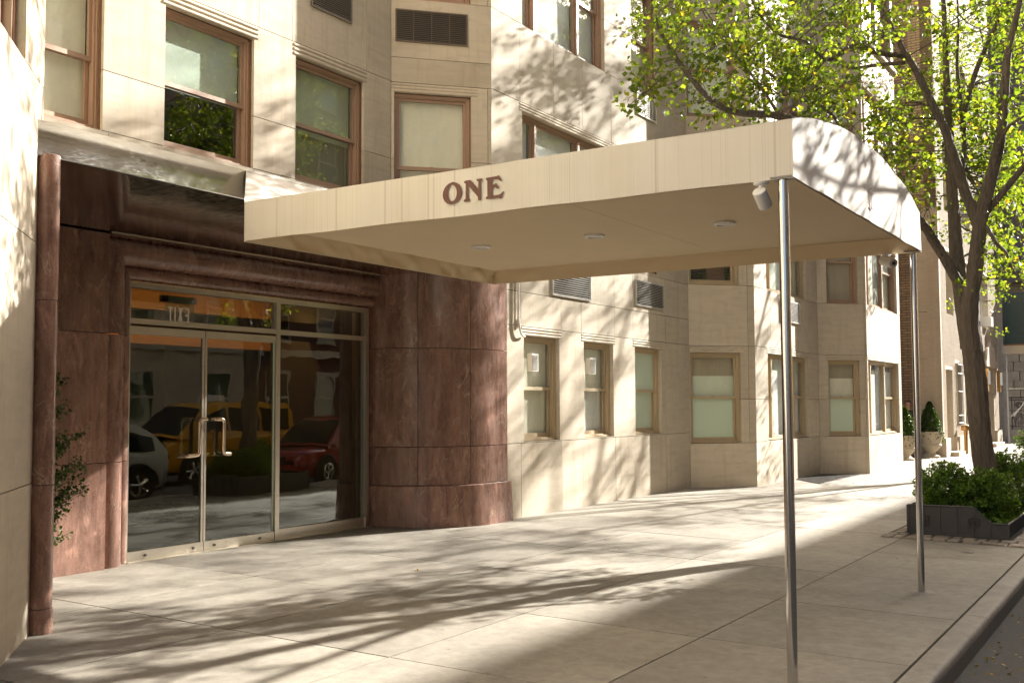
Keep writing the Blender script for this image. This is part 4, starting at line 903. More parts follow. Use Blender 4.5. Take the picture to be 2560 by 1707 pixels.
# ================================================================== iron planters, box shrubs, cobbles
def planter(name, label, x0, x1, y0, y1, grp):
    p = empty(name, ((x0+x1)/2, (y0+y1)/2, gz(2.5))); tag(p, label, 'planter', grp)
    zb = gz(y1)-.0; hi, lo = .25, .045
    def topz(y):
        t = (y1-y)/(y1-y0)
        if t < .63: return hi
        if t > .88: return lo
        s = (t-.63)/.25; return lo+(hi-lo)*(.5+.5*math.cos(math.pi*s))
    def endpanel(x, d):
        ys = [y0+(y1-y0)*i/40 for i in range(41)]
        poly = [(y1, gz(y1)+.006), (y0, gz(y0)+.006)]+[(y, topz(y)) for y in ys]
        e = MB().prism(poly, lambda a, b, q: (q, a, b), x, x+d*.012).build('end_panel', 'cast_iron', p)
        r = MB()
        r.tube([(x-d*.004, y, topz(y)+.004) for y in ys], .011, 8)
        r.box(min(x-d*.012, x+d*.012), max(x-d*.012, x+d*.012), y0, y1, gz((y0+y1)/2)-.002, gz((y0+y1)/2)+.035); r.build('rim', 'cast_iron', e, True)
        for t in (.0, .165, .33, .5, .665, .83, 1.0):
            y = y1-(y1-y0)*t; w = .014 if t in (0., 1.) else .008
            MB().box(min(x-d*(.016 if w > .01 else .014), x), max(x-d*(.016 if w > .01 else .014), x), y-w, y+w, gz(y)+.01, topz(y)+.002).build('rib', 'cast_iron', e)
        for t in (.165, .665):                 # round medallions with scrolls
            yc = y1-(y1-y0)*t; zc = .055; xx = x-d*.016
            mm = MB()
            for rr, th in ((.068, .010), (.048, .006)): mm.tube([(xx, yc+rr*math.cos(a*math.pi/12), zc+rr*math.sin(a*math.pi/12)) for a in range(25)], th, 6, False)
            sp = [(xx-d*.006, yc+(.006+.0022*a)*math.cos(a*.55), zc+(.006+.0022*a)*math.sin(a*.55)) for a in range(17)]; mm.tube(sp, .007, 6)
            for a in (.7, 2.44, 3.84, 5.58):
                mm.tube([(xx, yc+.07*math.cos(a), zc+.07*math.sin(a)), (xx, yc+.092*math.cos(a), zc+.095*math.sin(a)), (xx, yc+.107*math.cos(a+.12), zc+.10*math.sin(a-.1))], [.008, .007, .006], 6)
            mm.build('medallion', 'cast_iron', e, True)
    endpanel(x0, 1); endpanel(x1, -1)
    s = MB().box(x0, x1, y1-.014, y1, gz(y1)+.004, hi); s.build('back_panel', 'cast_iron', p)
    f = MB(); f.tube([(x0, y0, lo), (x1, y0, lo)], .013, 8); f.box(x0, x1, y0-.012, y0+.012, gz(y0)+.004, gz(y0)+.03); F_ = f.build('street_rail', 'cast_iron', p, True)
    x = x0+.1
    while x < x1:
        MB().box(x-.007, x+.007, y0-.007, y0+.007, gz(y0)+.03, lo-.008).build('bar', 'cast_iron', F_); x += .105
    b = MB(); 
    rows = [[(x0+.015+(x1-x0-.03)*i/10, y0+.02+(y1-y0-.04)*j/8, topz(y0+(y1-y0)*j/8)-.05+random.uniform(-.012, .012)) for j in range(9)] for i in range(11)]
    b.grid(rows).build('soil', 'soil', p)
    return p
random.seed(31)
planter('iron_planter', 'black cast iron planter box with round medallions around the street tree', 15.45, 17.5, 1.94, 3.18, 'iron planters along the kerb')
planter('iron_planter', 'distant black iron planter box at the right edge of the picture', 29.2, 33.4, 1.94, 3.28, 'iron planters along the kerb')
def shrub(name, label, c, r, h, n, mat='box_leaf', ls=.034, grp=None, spikes=60):
    """upright twigs filling a rounded, uneven dome"""
    t = empty(name, (c[0], c[1], c[2])); tag(t, label, 'shrub', grp); b = MB(); s = MB(); C_ = Vector((c[0], c[1], c[2]+h*.38))
    for _ in range(spikes):
        a = random.uniform(0, 6.283); e = math.acos(random.uniform(-.75, 1)); k = random.uniform(.84, 1.05)*(1.1 if random.random() < .08 else 1)
        p = Vector((math.sin(e)*math.cos(a)*r*k, math.sin(e)*math.sin(a)*r*k, math.cos(e)*h*.6*k)); tip = C_+p; base = C_+p*.3
        tip.z = max(tip.z, c[2]+.03); up_ = Vector((p.x*.25, p.y*.25, r*.22)); tip2 = tip+up_*random.uniform(.1, .4)
        s.tube([base, tip, tip2], [.005, .003, .0015], 3)
        for _ in range(int(n/spikes)):
            u = random.random()
            q = (base.lerp(tip, .35+.65*u*1.4) if u < .7 else tip.lerp(tip2, (u-.7)/.3))+Vector((random.gauss(0, 1), random.gauss(0, 1), random.gauss(0, 1)))*r*(.085 if u < .7 else .03)
            leaf(b, q, ls*random.uniform(.6, 1.3), .6)
    s.build('stems', 'bark', t); tag(b.build('foliage', mat, t, fix=False), kind='stuff'); return t
G_ = 'box shrubs in the near planter'
shrub('box_shrub', 'round box shrub at the back left of the near iron planter', (16.15, 2.84, .18), .37, .62, 9000, grp=G_, spikes=230)
shrub('box_shrub', 'round box shrub in front of the tree trunk in the near planter', (16.05, 2.30, .10), .40, .64, 9000, grp=G_, spikes=230)
shrub('box_shrub', 'dark round box shrub right of the tree trunk in the near planter', (17.0, 2.18, .10), .40, .82, 8000, grp=G_, spikes=200)
shrub('box_shrub', 'round box shrub in the distant planter at the right edge', (30.3, 2.95, .20), .60, .95, 4500, ls=.05, grp='box shrubs in the far planter', spikes=120)
iv = MB()
for _ in range(1500):
    p = Vector((random.uniform(15.6, 17.4), random.uniform(1.98, 2.32), 0)); p.z = .035+.22*max(0, p.y-2.05)+random.uniform(0, .05); leaf(iv, p, .06, 1.6)
tag(iv.build('ivy', 'box_leaf', None, fix=False), 'low ivy spilling along the street side of the near planter', 'ivy', kind='stuff')
# granite setts around the tree pit
pit = tag(MB().add([(14.86, 1.66, gz(1.66)+.003), (18.1, 1.66, gz(1.66)+.003), (18.1, 3.42, gz(3.42)+.003), (14.86, 3.42, gz(3.42)+.003)], [(0, 1, 2, 3)]).build('tree_pit', 'soil'), kind='structure')
def sett(x0, x1, y0, y1):
    cx, cy = (x0+x1)/2, (y0+y1)/2; w, d = (x1-x0)/2*random.uniform(.86, .97), (y1-y0)/2*random.uniform(.86, .97); c = .016
    z = gz(cy)+random.uniform(.012, .022); j = lambda: random.uniform(-.008, .008)
    b = MB().add([(cx-w, cy-d, z-.06), (cx+w, cy-d, z-.06), (cx+w, cy+d, z-.06), (cx-w, cy+d, z-.06), (cx-w+j(), cy-d+j(), z-c), (cx+w+j(), cy-d+j(), z-c), (cx+w+j(), cy+d+j(), z-c), (cx-w+j(), cy+d+j(), z-c),
                  (cx-w+c+j(), cy-d+c+j(), z+j()*.3), (cx+w-c+j(), cy-d+c+j(), z+j()*.3), (cx+w-c+j(), cy+d-c+j(), z+j()*.3), (cx-w+c+j(), cy+d-c+j(), z+j()*.3)],
                 [(8, 9, 10, 11)]+[(i, (i+1) % 4, 4+(i+1) % 4, 4+i) for i in range(4)]+[(4+i, 4+(i+1) % 4, 8+(i+1) % 4, 8+i) for i in range(4)])
    b.build('granite_sett', 'granite_block', pit)
for cx0, cx1 in ((14.88, 15.13), (15.14, 15.40)):
    y = 1.68
    while y < 3.38:
        w = random.uniform(.13, .24); sett(cx0, cx1, y, min(y+w, 3.41)); y += w
x = 15.42
while x < 17.8:
    w = random.uniform(.2, .3); sett(x, x+w, 1.68, 1.90); sett(x+.04, x+w+.04, 3.21, 3.40); x += w
# evergreen in the corner behind the marble column
ev = empty('evergreen_shrub', (5.86, 8.40, -.02)); tag(ev, 'feathery evergreen shrub half hidden behind the marble column', 'shrub')
MB().lathe([(.10, 0), (.12, .04), (.145, .34), (.155, .36), (.155, .40), (.14, .40), (.13, .36)], (5.86, 8.40, -.03), 24).build('pot', 'red_marble', ev, True)
b = MB(); s = MB(); s.tube([(5.86, 8.4, .2), (5.86, 8.4, 1.9)], [.03, .01], 8)
for _ in range(150):
    z = random.uniform(.42, 1.85); a = random.uniform(0, 6.283); r = (.12+.36*(1-abs(z-1.0)/1.2))*random.uniform(.6, 1.15)
    p0 = Vector((5.86, 8.4, z-.1)); p1 = Vector((5.86+r*math.cos(a), 8.4+r*math.sin(a), z+.22*r+random.uniform(0, .08)))
    s.tube([p0, p1], [.008, .002], 4)
    for k in range(46): leaf(b, p0.lerp(p1, random.uniform(.3, 1))+Vector((random.gauss(0, .018), random.gauss(0, .018), random.gauss(0, .018))), random.uniform(.018, .04), .3)
s.build('stems', 'bark', ev); tag(b.build('foliage', 'yew_leaf', ev, fix=False), kind='stuff')
# urns with clipped box beside the neighbour's door
def urn(label, x, y, k=1.0):
    t = empty('stone_urn', (x, y, gz(y))); tag(t, label, 'urn', 'stone urns beside the neighbouring building'); z = gz(y)
    pr = [(.27, 0), (.27, .05), (.22, .07), (.15, .13), (.15, .17), (.24, .25), (.33, .36), (.33, .40), (.30, .42), (.34, .60), (.38, .72), (.42, .76), (.42, .80), (.36, .80), (.33, .74)]
    MB().lathe([(r*k, h*k) for r, h in pr], (x, y, z), 28).build('urn_body', 'urn_stone', t, True)
    b = MB(); c = (x, y, z+.8*k)
    for _ in range(3600):
        h = random.random()**1.2*.92*k; r = (.34*k*(1-(h/.95/k)**1.8))*random.uniform(.8, 1.12)**.5*math.sqrt(random.uniform(.5, 1)); a = random.uniform(0, 6.283)
        leaf(b, Vector((x+r*math.cos(a), y+r*math.sin(a), c[2]+h)), .05*random.uniform(.6, 1.3), .5)
    for _ in range(160):
        a = random.uniform(0, 6.283); leaf(b, Vector((x+.42*k*math.cos(a), y+.42*k*math.sin(a), z+.8*k-random.random()**2*.3)), .06, .5)
    tag(b.build('foliage', 'topiary_leaf', t, fix=False), kind='stuff')
urn('pale stone urn with clipped box, just right of the far canopy post', 35.7, 6.62)
urn('pale stone urn with clipped box, partly hidden by the bay window corner', 33.6, 6.93, .9)
# ================================================================== person by the wall
pr_ = empty('person', (34.9, 7.08, gz(7.1))); tag(pr_, 'person in dark jacket and grey trousers standing half hidden behind the stone urn', 'person')
def skin(name, verts, edges, radii, mat, parent, root=0, sub=2):
    me = bpy.data.meshes.new(name); me.from_pydata(verts, edges, []); o = bpy.data.objects.new(name, me); COL.objects.link(o)
    me.materials.append(MATS[mat]); md = o.modifiers.new('skin', 'SKIN'); md.use_smooth_shade = True
    for i, r in enumerate(radii):
        sv = me.skin_vertices[0].data[i]; sv.radius = (r, r) if not isinstance(r, tuple) else r; sv.use_root = (i == root)
    ss = o.modifiers.new('sub', 'SUBSURF'); ss.levels = sub; ss.render_levels = sub; o.parent = parent; return o
plain('jacket', (0.022, 0.022, 0.026), 0.7); plain('trousers', (0.17, 0.16, 0.16), 0.85); plain('skin_tone', (0.42, 0.24, 0.16), 0.5); plain('hair', (0.045, 0.02, 0.012), 0.5, scale=(30, 30, 2)); plain('shoe', (0.03, 0.015, 0.01), 0.4)
px, py, pz = 34.9, 7.08, gz(7.08)
def q(x, y, z): return (px+x, py+y, pz+z)
# one continuous body in the dark jacket's outline (head down over a phone), then clothing over it
body = skin('body', [q(0, 0, .95), q(-.01, 0, 1.12), q(-.02, 0, 1.32), q(-.05, 0, 1.46), q(-.09, 0, 1.54), q(-.12, 0, 1.64), q(-.11, 0, 1.70),
      q(-.02, -.19, 1.42), q(.02, -.24, 1.18), q(-.18, -.16, 1.10), q(-.25, -.10, 1.14), q(-.02, .19, 1.42), q(.02, .24, 1.18), q(-.18, .14, 1.10), q(-.25, .08, 1.14),
      q(0, -.09, .90), q(.02, -.10, .50), q(.03, -.10, .09), q(-.08, -.11, .03), q(0, .09, .90), q(-.03, .10, .50), q(.05, .11, .09), q(-.06, .12, .03)],
     [(0, 1), (1, 2), (2, 3), (3, 4), (4, 5), (5, 6), (2, 7), (7, 8), (8, 9), (9, 10), (2, 11), (11, 12), (12, 13), (13, 14), (0, 15), (15, 16), (16, 17), (17, 18), (0, 19), (19, 20), (20, 21), (21, 22)],
     [(.14, .15), (.13, .14), (.15, .17), (.07, .08), (.055, .055), (.085, .09), (.08, .085), .062, .05, .037, .03, .062, .05, .037, .03, .09, .062, .042, .035, .09, .062, .042, .035], 'skin_tone', pr_)
skin('jacket', [q(0, 0, .90), q(-.01, 0, 1.12), q(-.02, 0, 1.32), q(-.04, 0, 1.45), q(-.02, -.19, 1.41), q(.02, -.25, 1.18), q(-.15, -.175, 1.115), q(-.02, .19, 1.41), q(.02, .25, 1.18), q(-.15, .155, 1.115)],
     [(0, 1), (1, 2), (2, 3), (2, 4), (4, 5), (5, 6), (2, 7), (7, 8), (8, 9)], [(.17, .19), (.16, .175), (.175, .19), (.10, .11), .08, .07, .055, .08, .07, .055], 'jacket', pr_)
skin('trousers', [q(0, 0, .92), q(0, -.09, .86), q(.02, -.10, .50), q(.03, -.10, .12), q(0, .09, .86), q(-.03, .10, .50), q(.05, .11, .12)], [(0, 1), (1, 2), (2, 3), (0, 4), (4, 5), (5, 6)],
     [(.15, .16), .105, .082, .065, .105, .082, .065], 'trousers', pr_)
for yy, xx in ((-.105, -.02), (.115, .0)): skin('shoe', [q(xx+.04, yy, .045), q(xx-.04, yy, .045), q(xx-.13, yy, .035)], [(0, 1), (1, 2)], [.05, .048, .036], 'shoe', pr_, sub=1)
skin('hair', [q(-.085, 0, 1.745), q(-.05, 0, 1.70), q(-.02, 0, 1.60), q(-.02, .02, 1.48)], [(0, 1), (1, 2), (2, 3)], [(.085, .10), (.10, .105), (.075, .10), (.04, .08)], 'hair', pr_)

# ================================================================== neighbouring buildings up the street
nb = empty('fluted_building', (42, 8, 0)); tag(nb, 'pale neighbouring building with fluted limestone front, brick side wall and two doors', 'building')
def nbox(name, mat, *a, parent=nb): return MB().box(*a).build(name, mat, parent)
# side wall: limestone return then old brick
for z0, z1 in ((-.1, .51), (.515, 3.0), (3.005, 4.50), (4.505, 7.8)):
    ys_ = (6.32, 6.50, 7.10) if z0 < 4.2 else (6.32, 6.50, 7.08)
    for a, b_ in zip(ys_[:-1], ys_[1:]): piece('stone_panel', 'limestone_far', (36.32, (a+b_)/2, (z0+z1)/2), (.2+(.06 if z0 < 0 else 0), b_-a-.012, z1-z0-.012), (0, 0, 0), nb)
nbox('brick_wall', 'brick_old', 36.30, 36.6, 7.10, 16, -.1, 20)
nbox('brick_pier', 'brick_buff', 36.22, 36.6, 6.36, 7.09, 7.81, 20)
nbox('brick_patch', 'limestone_pale', 36.27, 36.31, 7.12, 7.5, 8.6, 8.78)
# front wall in piers between openings, then its flutes
openings = [(37.0, 38.2, -.1, 2.70), (38.75, 39.6, .84, 2.95), (45.4, 47.5, -.1, 3.02), (37.4, 38.72, 4.52, 6.60), (44.4, 46.68, 4.52, 6.6), (37.4, 38.72, 7.9, 10.2), (44.4, 46.68, 7.9, 10.2), (40.6, 42.6, 4.52, 6.6), (40.6, 42.6, 7.9, 10.2), (40.6, 42.6, .84, 2.95), (37.4, 38.72, 11.5, 13.8), (40.6, 42.6, 11.5, 13.8), (44.4, 46.68, 11.5, 13.8)]
xs = sorted({36.22, 48.8}|{o[0] for o in openings}|{o[1] for o in openings}); zs = sorted({-.1, .51, 20}|{o[2] for o in openings}|{o[3] for o in openings})
for a, b_ in zip(xs[:-1], xs[1:]):
    run = None
    for c, d in zip(zs[:-1], zs[1:]):
        hole = any(a >= o[0]-.01 and b_ <= o[1]+.01 and c >= o[2]-.01 and d <= o[3]+.01 for o in openings)
        if not hole:
            if run is None: run = [c, d]
            else: run[1] = d
        if hole or d == zs[-1]:
            if run: piece('front_wall', 'limestone_pale', ((a+b_)/2, 6.53, (run[0]+run[1])/2), (b_-a, .38, run[1]-run[0]), (0, 0, 0), nb); run = None
fl = MB(); x = 36.30
while x < 48.75:
    segs = [[.52, 20]]
    for o in openings:
        if o[0]-.06 < x < o[1]+.06:
            ns = []
            for s0, s1 in segs:
                if o[2] > s0+.05: ns.append([s0, min(s1, o[2])])
                if o[3] < s1: ns.append([max(s0, o[3]+.12), s1])
            segs = ns
    for s0, s1 in segs:
        if s1-s0 > .1: fl.prism([(x-.042, 6.345), (x-.03, 6.331), (x, 6.328), (x+.03, 6.331), (x+.042, 6.345)], lambda a, c, d: (a, c, d), s0, s1)
    x += .125
fl.build('fluting', 'limestone_pale', nb, True)
for a, b_ in ((36.20, 37.0), (38.2, 45.4), (47.5, 48.85)): nbox('plinth', 'limestone_far', a, b_, 6.24, 6.34, -.1, .51)
for o in openings:
    dk = o[2] < 0
    W_ = MB().box(o[0], o[1], 6.62, 6.66, o[2], o[3]).build('door' if dk else 'window', 'dark_plastic' if dk else 'pane_clear', nb)
    if not dk:
        nbox('dark_interior', 'dark_room', o[0], o[1], 6.95, 7.0, o[2], o[3])
        b = MB(); ring2 = (o[0], o[1], o[2], o[3])
        b.box(o[0], o[0]+.07, 6.56, 6.64, o[2], o[3]); b.box(o[1]-.07, o[1], 6.56, 6.64, o[2], o[3]); b.box(o[0], o[1], 6.56, 6.64, o[2], o[2]+.07); b.box(o[0], o[1], 6.56, 6.64, o[3]-.07, o[3])
        mx_ = (o[0]+o[1])/2; b.box(mx_-.04, mx_+.04, 6.57, 6.63, o[2], o[3]); b.build('window_frame', 'white_paint', W_)
nbox('air_conditioner', 'white_paint', 45.55, 46.15, 6.1, 6.6, 4.57, 4.95)
for a, b_ in ((37.0, 38.2), (45.3, 47.6)): nbox('door_step', 'limestone_pale', a, b_, 6.0, 6.34, -.1, .06)
MB().prism([(45.0, 3.02), (48.0, 3.02), (48.0, 3.2), (47.4, 3.35), (47.1, 3.75), (46.6, 3.85), (46.2, 4.05), (45.9, 3.85), (45.4, 3.7), (45.2, 3.3), (45.0, 3.2)], lambda a, b, d: (a, d, b), 6.22, 6.33).build('door_pediment', 'limestone_pale', nb)
for x in (44.85, 48.15):
    s_ = nbox('wall_lamp', 'brass', x-.12, x+.12, 6.16, 6.29, 2.05, 2.92); MB().box(x-.09, x+.09, 6.10, 6.165, 2.32, 2.84).build('lamp_glass', 'sconce_glow', s_)
nbox('intercom_panel', 'louver_silver', 44.3, 44.75, 6.22, 6.29, 1.25, 1.95)
# window grille and brass standpipe beside the first door
gb = MB()
for i in range(5): gb.tube([(38.78+i*.2, 6.26, .9), (38.78+i*.2, 6.26, 2.95)], .012, 6)
for z in (.95, 1.2, 2.0, 2.6, 2.9): gb.tube([(38.76, 6.26, z), (39.6, 6.26, z)], .012, 6)
gb.build('window_grille', 'cast_iron', nb)
sp_ = empty('standpipe', (38.95, 6.1, gz(6.1))); tag(sp_, 'brass fire standpipe on the wall beside the fluted building door', 'standpipe')
MB().tube([(38.95, 6.1, gz(6.1)), (38.95, 6.1, .75)], .06, 12).build('pipe', 'brass', sp_, True); MB().lathe([(.13, .70), (.15, .72), (.15, .84), (.11, .88), (.05, .88)], (38.95, 6.1, 0), 16).build('cap', 'brass', sp_, True)
# ornate townhouse further up, with stoop, railing, scaffold shed
th = empty('ornate_townhouse', (53.5, 7, 0)); tag(th, 'ornate stone townhouse with rusticated blocks and scroll bracket at the far right', 'building')
nbox('wall', 'limestone_far', 54.0, 62, 4.8, 14, -.1, 6.99, parent=th); nbox('upper_wall', 'dark_facade', 53.2, 62, 4.8, 14, 7.0, 22, parent=th)  # upper wall: a dark building in shade, the shade put into its colour
z = .1
while z < 3.9:
    for y0_, y1_ in ((6.35, 6.8), (5.8, 6.32)) if int(z/.42) % 2 else ((6.1, 6.8), (5.8, 6.07)):
        MB().cbox(-.0, .12, y0_, y1_, 0, .40, .02); piece('stone_block', 'limestone_far', (53.95, (y0_+y1_)/2, z+.2), (.16, y1_-y0_-.014, .404), (0, 0, 0), th)
    z += .42
MB().tube([(53.75, 5.62, 0), (53.75, 5.62, 3.9)], .17, 18).build('column', 'limestone_far', th, True)
nbox('doorway', 'dark_plastic', 53.9, 54.02, 4.6, 5.4, 0, 3.2, parent=th)
rows = MB(); 
for k in range(3): rows.tube([(53.2-.1*k, 6.05+.30*math.cos(a*.4)*(1-a/22), 5.95-.15*k+.30*math.sin(a*.4)*(1-a/22)) for a in range(18)], .09, 8)
rows.build('scroll_bracket', 'limestone_pale', th, True)
stoop = empty('stoop', (51.5, 5.6, 0)); tag(stoop, 'pale stone stoop base with black wrought iron railing at the far right', 'stoop')
nbox('base', 'limestone_pale', 51.2, 51.9, 4.6, 6.35, -.12, .46, parent=stoop)
rl = MB(); X_ = 51.3
for z in (.62, 1.28, 1.72, 1.84): rl.tube([(X_, 4.6, z), (X_, 6.3, z)], .028 if z > 1.8 else .018, 6)
y = 6.15
while y > 5.2:
    for zc, rr in ((.92, .27), (1.5, .16)):
        rl.tube([(X_, y-.3+rr*(1-a/30)*math.cos(a*.42), zc+rr*(1-a/30)*math.sin(a*.42)) for a in range(26)], .02, 5)
        rl.tube([(X_, y-.3-rr*(1-a/30)*math.cos(a*.42), zc-rr*(1-a/30)*math.sin(a*.42)) for a in range(26)], .016, 5)
    rl.tube([(X_, y, .46), (X_, y, 1.84)], .022, 6); y -= .62
rl.build('iron_railing', 'cast_iron', stoop, True)
sh = empty('sidewalk_shed', (50.5, 4.5, 0)); tag(sh, 'dark green construction shed over the far sidewalk on braced poles', 'scaffold')
nbox('parapet', 'green_shed', 49.6, 49.75, 4.9, 6.2, 4.05, 6.2, parent=sh); nbox('deck_beam', 'cream_beam', 49.5, 49.9, 4.9, 6.25, 3.65, 3.98, parent=sh); nbox('deck_trim', 'wood', 49.58, 49.8, 4.9, 6.2, 3.985, 4.045, parent=sh)
for y in (5.0, 6.1): MB().tube([(49.7, y, gz(y)), (49.7, y, 3.7)], .04, 8).build('pole', 'louver_silver', sh, True)
for a, b_ in (((49.75, 6.05, 1.0), (49.75, 4.95, 2.1)), ((49.78, 5.9, 1.05), (49.78, 5.0, 2.3)), ((49.8, 6.1, 2.2), (49.8, 5.0, 2.2))): MB().tube([a, b_], .022, 6).build('brace', 'louver_silver', sh)

# ================================================================== houses across the street (they shade the near kerb and show in the glass)
random.seed(77)
def house(label, x0, x1, h, mat, trim, nw, seed):
    random.seed(seed); o = empty('opposite_house', ((x0+x1)/2, -13, -.2)); tag(o, label, 'building', 'houses across the street'); yf = -13.0
    MB().box(x0, x1-.02, -26, yf, -.2, h).build('wall', mat, o)
    MB().box(x0-.05, x1+.03, yf, yf+.35, h-.7, h-.012).build('cornice', trim, o); MB().box(x0, x1-.03, yf, yf+.12, 3.7, 4.0).build('string_course', trim, o)
    w = (x1-x0)/nw; wm = MB().box(-.55, .55, 0, .03, 0, 1).build('window', 'pane_clear', o); wm.location = (x0+w/2, yf+.02, 1.0); wm.scale = (1, 1, 1.9)
    fm_ = MB(); fm_.box(-.66, .66, -.01, .09, -.08, 0); fm_.box(-.66, .66, -.01, .07, 1, 1.1); fm_.box(-.62, -.55, -.01, .06, 0, 1); fm_.box(.55, .62, -.01, .06, 0, 1); fm_.box(-.55, .55, .02, .05, .48, .53)
    fo = fm_.build('window_trim', trim, wm)
    for k in range(nw):
        for j in range(7):
            if k == 0 and j == 0: continue
            c = wm.copy(); COL.objects.link(c); c.parent = o; c.location = (x0+w*(k+.5), yf+.02, 1.0+j*3.45); c.scale = (1, 1, 1.9)
            f = fo.copy(); COL.objects.link(f); f.parent = c
    return o
hs = [(-14, 0, 'limestone_far', 'limestone_pale'), (0, 11, 'brick_red', 'limestone_far'), (11, 21, 'limestone_far', 'limestone_pale'), (21, 32, 'limestone_far', 'limestone_pale'), (32, 41, 'brick_red', 'limestone_pale'), (41, 53, 'limestone_pale', 'limestone_far'),
      (53, 63, 'brick_old', 'limestone_pale'), (63, 74, 'limestone_far', 'limestone_pale'), (74, 86, 'brick_red', 'limestone_far'), (86, 98, 'limestone_far', 'limestone_pale'), (98, 112, 'brick_old', 'limestone_pale'), (112, 130, 'limestone_far', 'limestone_pale')]
for k, (a, b_, m1_, m2_) in enumerate(hs):
    nth = ('first', 'second', 'third', 'fourth', 'fifth', 'sixth', 'seventh', 'eighth', 'ninth', 'tenth', 'eleventh', 'twelfth')[k]
    house(f"{'brick' if 'brick' in m1_ else 'stone'} house across the street, {nth} of its row going up the street", a, b_, 24.6, m1_, m2_, max(2, int((b_-a)/3)), 100+k)

# ================================================================== cars that show in the door glass
plain('taxi_yellow', (0.75, 0.36, 0.015), 0.25, var=0.03, coat=0.6); plain('car_silver', (0.62, 0.64, 0.66), 0.25, var=0.03, coat=0.6); plain('car_red', (0.33, 0.012, 0.014), 0.22, var=0.05, coat=0.8)
plain('tyre', (0.02, 0.02, 0.02), 0.8); plain('car_glass', (0.012, 0.014, 0.015), 0.06); plain('chrome', (0.8, 0.8, 0.8), 0.12, metal=1.0); plain('plate_orange', (0.75, 0.35, 0.02), 0.5); plain('lamp_lens', (0.8, 0.82, 0.85), 0.1); plain('tail_lens', (0.4, 0.02, 0.02), 0.15)
def car(name, label, cat, loc, heading, L, Wd, H, paint, kind):
    """body lofted along its length (front at +x), cabin above the belt line"""
    t = empty(name, (0, 0, 0)); tag(t, label, cat)
    belt = .62*H if kind == 'suv' else .58*H
    secs = [(-.5, .35, .55, .80), (-.49, .26, .60, .92), (-.45, .22, .61, .97), (-.30, .20, .60, 1.0), (0, .20, .59, 1.0), (.25, .20, .575, .99), (.40, .21, .545, .96), (.47, .23, .50, .90), (.495, .27, .44, .80), (.5, .33, .40, .72)]
    rows = []
    for sx_, zb, zt_, wf in secs:
        x = sx_*L; w = Wd/2*wf; b0 = zb*H*.8; b1 = zt_*H
        rows.append([(x, -w*.86, b0), (x, -w*.98, b0+.12*H), (x, -w, b0+(b1-b0)*.55), (x, -w*.96, b1-.03*H), (x, -w*.86, b1), (x, 0, b1+.012*H), (x, w*.86, b1), (x, w*.96, b1-.03*H), (x, w, b0+(b1-b0)*.55), (x, w*.98, b0+.12*H), (x, w*.86, b0)])
    b = MB().grid(rows); b.add(rows[0], [tuple(range(11))]); b.add(rows[-1], [tuple(range(11))]); b.add([r[0] for r in rows]+[r[-1] for r in rows], [(i, i+1, i+1+len(rows), i+len(rows)) for i in range(len(rows)-1)])
    body_ = b.build('body', paint, t, True)
    if kind == 'suv': cab = [(-.485, .60), (-.43, .80), (-.33, .955), (-.10, 1.0), (.06, .99), (.13, .955), (.30, .58)]
    else: cab = [(-.495, .60), (-.485, .88), (-.44, .985), (-.15, 1.0), (.10, .99), (.20, .94), (.40, .575)]
    rows = []
    for sx_, zf in cab:
        wt = Wd/2*(.93-.20*max(0, (zf-.58)/.42)); rows.append([(sx_*L, -wt, zf*H), (sx_*L, -wt*.93, zf*H+.012*H), (sx_*L, 0, zf*H+.022*H), (sx_*L, wt*.93, zf*H+.012*H), (sx_*L, wt, zf*H)])
    b = MB().grid(rows)
    m_ = len(cab)
    for sg in (-1, 1):
        top = [(sx_*L, sg*Wd/2*(.93-.20*max(0, (zf-.58)/.42)), zf*H) for sx_, zf in cab]; bot = [(sx_*L, sg*Wd/2*.93, .56*H) for sx_, zf in cab]
        b.add(top+bot, [(i, i+1, i+1+m_, i+m_) for i in range(m_-1)])
    b.build('cabin', paint, t, True)
    # glazing, slightly proud of the cabin
    for sg in (-1, 1):
        for x0, x1 in ((-.40, -.20), (-.185, -.005), (.01, .16)) if kind == 'suv' else ((-.44, -.20), (-.18, .03), (.05, .24)):
            pts_ = []
            for sx_, hi in ((x0, 0), (x1, 0), (x1, 1), (x0, 1)):
                zf = .63
                if hi:
                    zf = min(.93, max(.66, next(za+(zb_-za)*(sx_-xa)/(xb_-xa) for (xa, za), (xb_, zb_) in zip(cab[:-1], cab[1:]) if xa <= sx_ <= xb_)-.055))
                pts_.append((sx_*L, sg*(Wd/2*(.93-.20*max(0, (zf-.58)/.42))+.008), zf*H))
            MB().add(pts_, [(0, 1, 2, 3)]).build('side_window', 'car_glass', t)
    (xa, za), (xb_, zb_) = cab[-2], cab[-1]; ww = lambda zf: Wd/2*(.88-.20*max(0, (zf-.58)/.42))
    def wscreen(xa, za, xb_, zb_, off): 
        p = [(xa, za, .06), (xb_, zb_, .12)]
        A = Vector((xa*L, 0, za*H)); B = Vector((xb_*L, 0, zb_*H)); a_ = A.lerp(B, .06); c_ = A.lerp(B, .92); n_ = Vector((off, 0, .02))
        return MB().add([(a_.x+n_.x, -ww(za), a_.z+.015+n_.z), (a_.x+n_.x, ww(za), a_.z+.015+n_.z), (c_.x+n_.x, ww(.6), c_.z+n_.z+.015), (c_.x+n_.x, -ww(.6), c_.z+n_.z+.015)], [(0, 1, 2, 3)])
    wscreen(xa, za, xb_, zb_, .02).build('windscreen', 'car_glass', t)
    wscreen(cab[1][0], cab[1][1], cab[0][0], cab[0][1]+.02, -.02).build('rear_window', 'car_glass', t)
    rw = .36 if H > 1.6 else .33
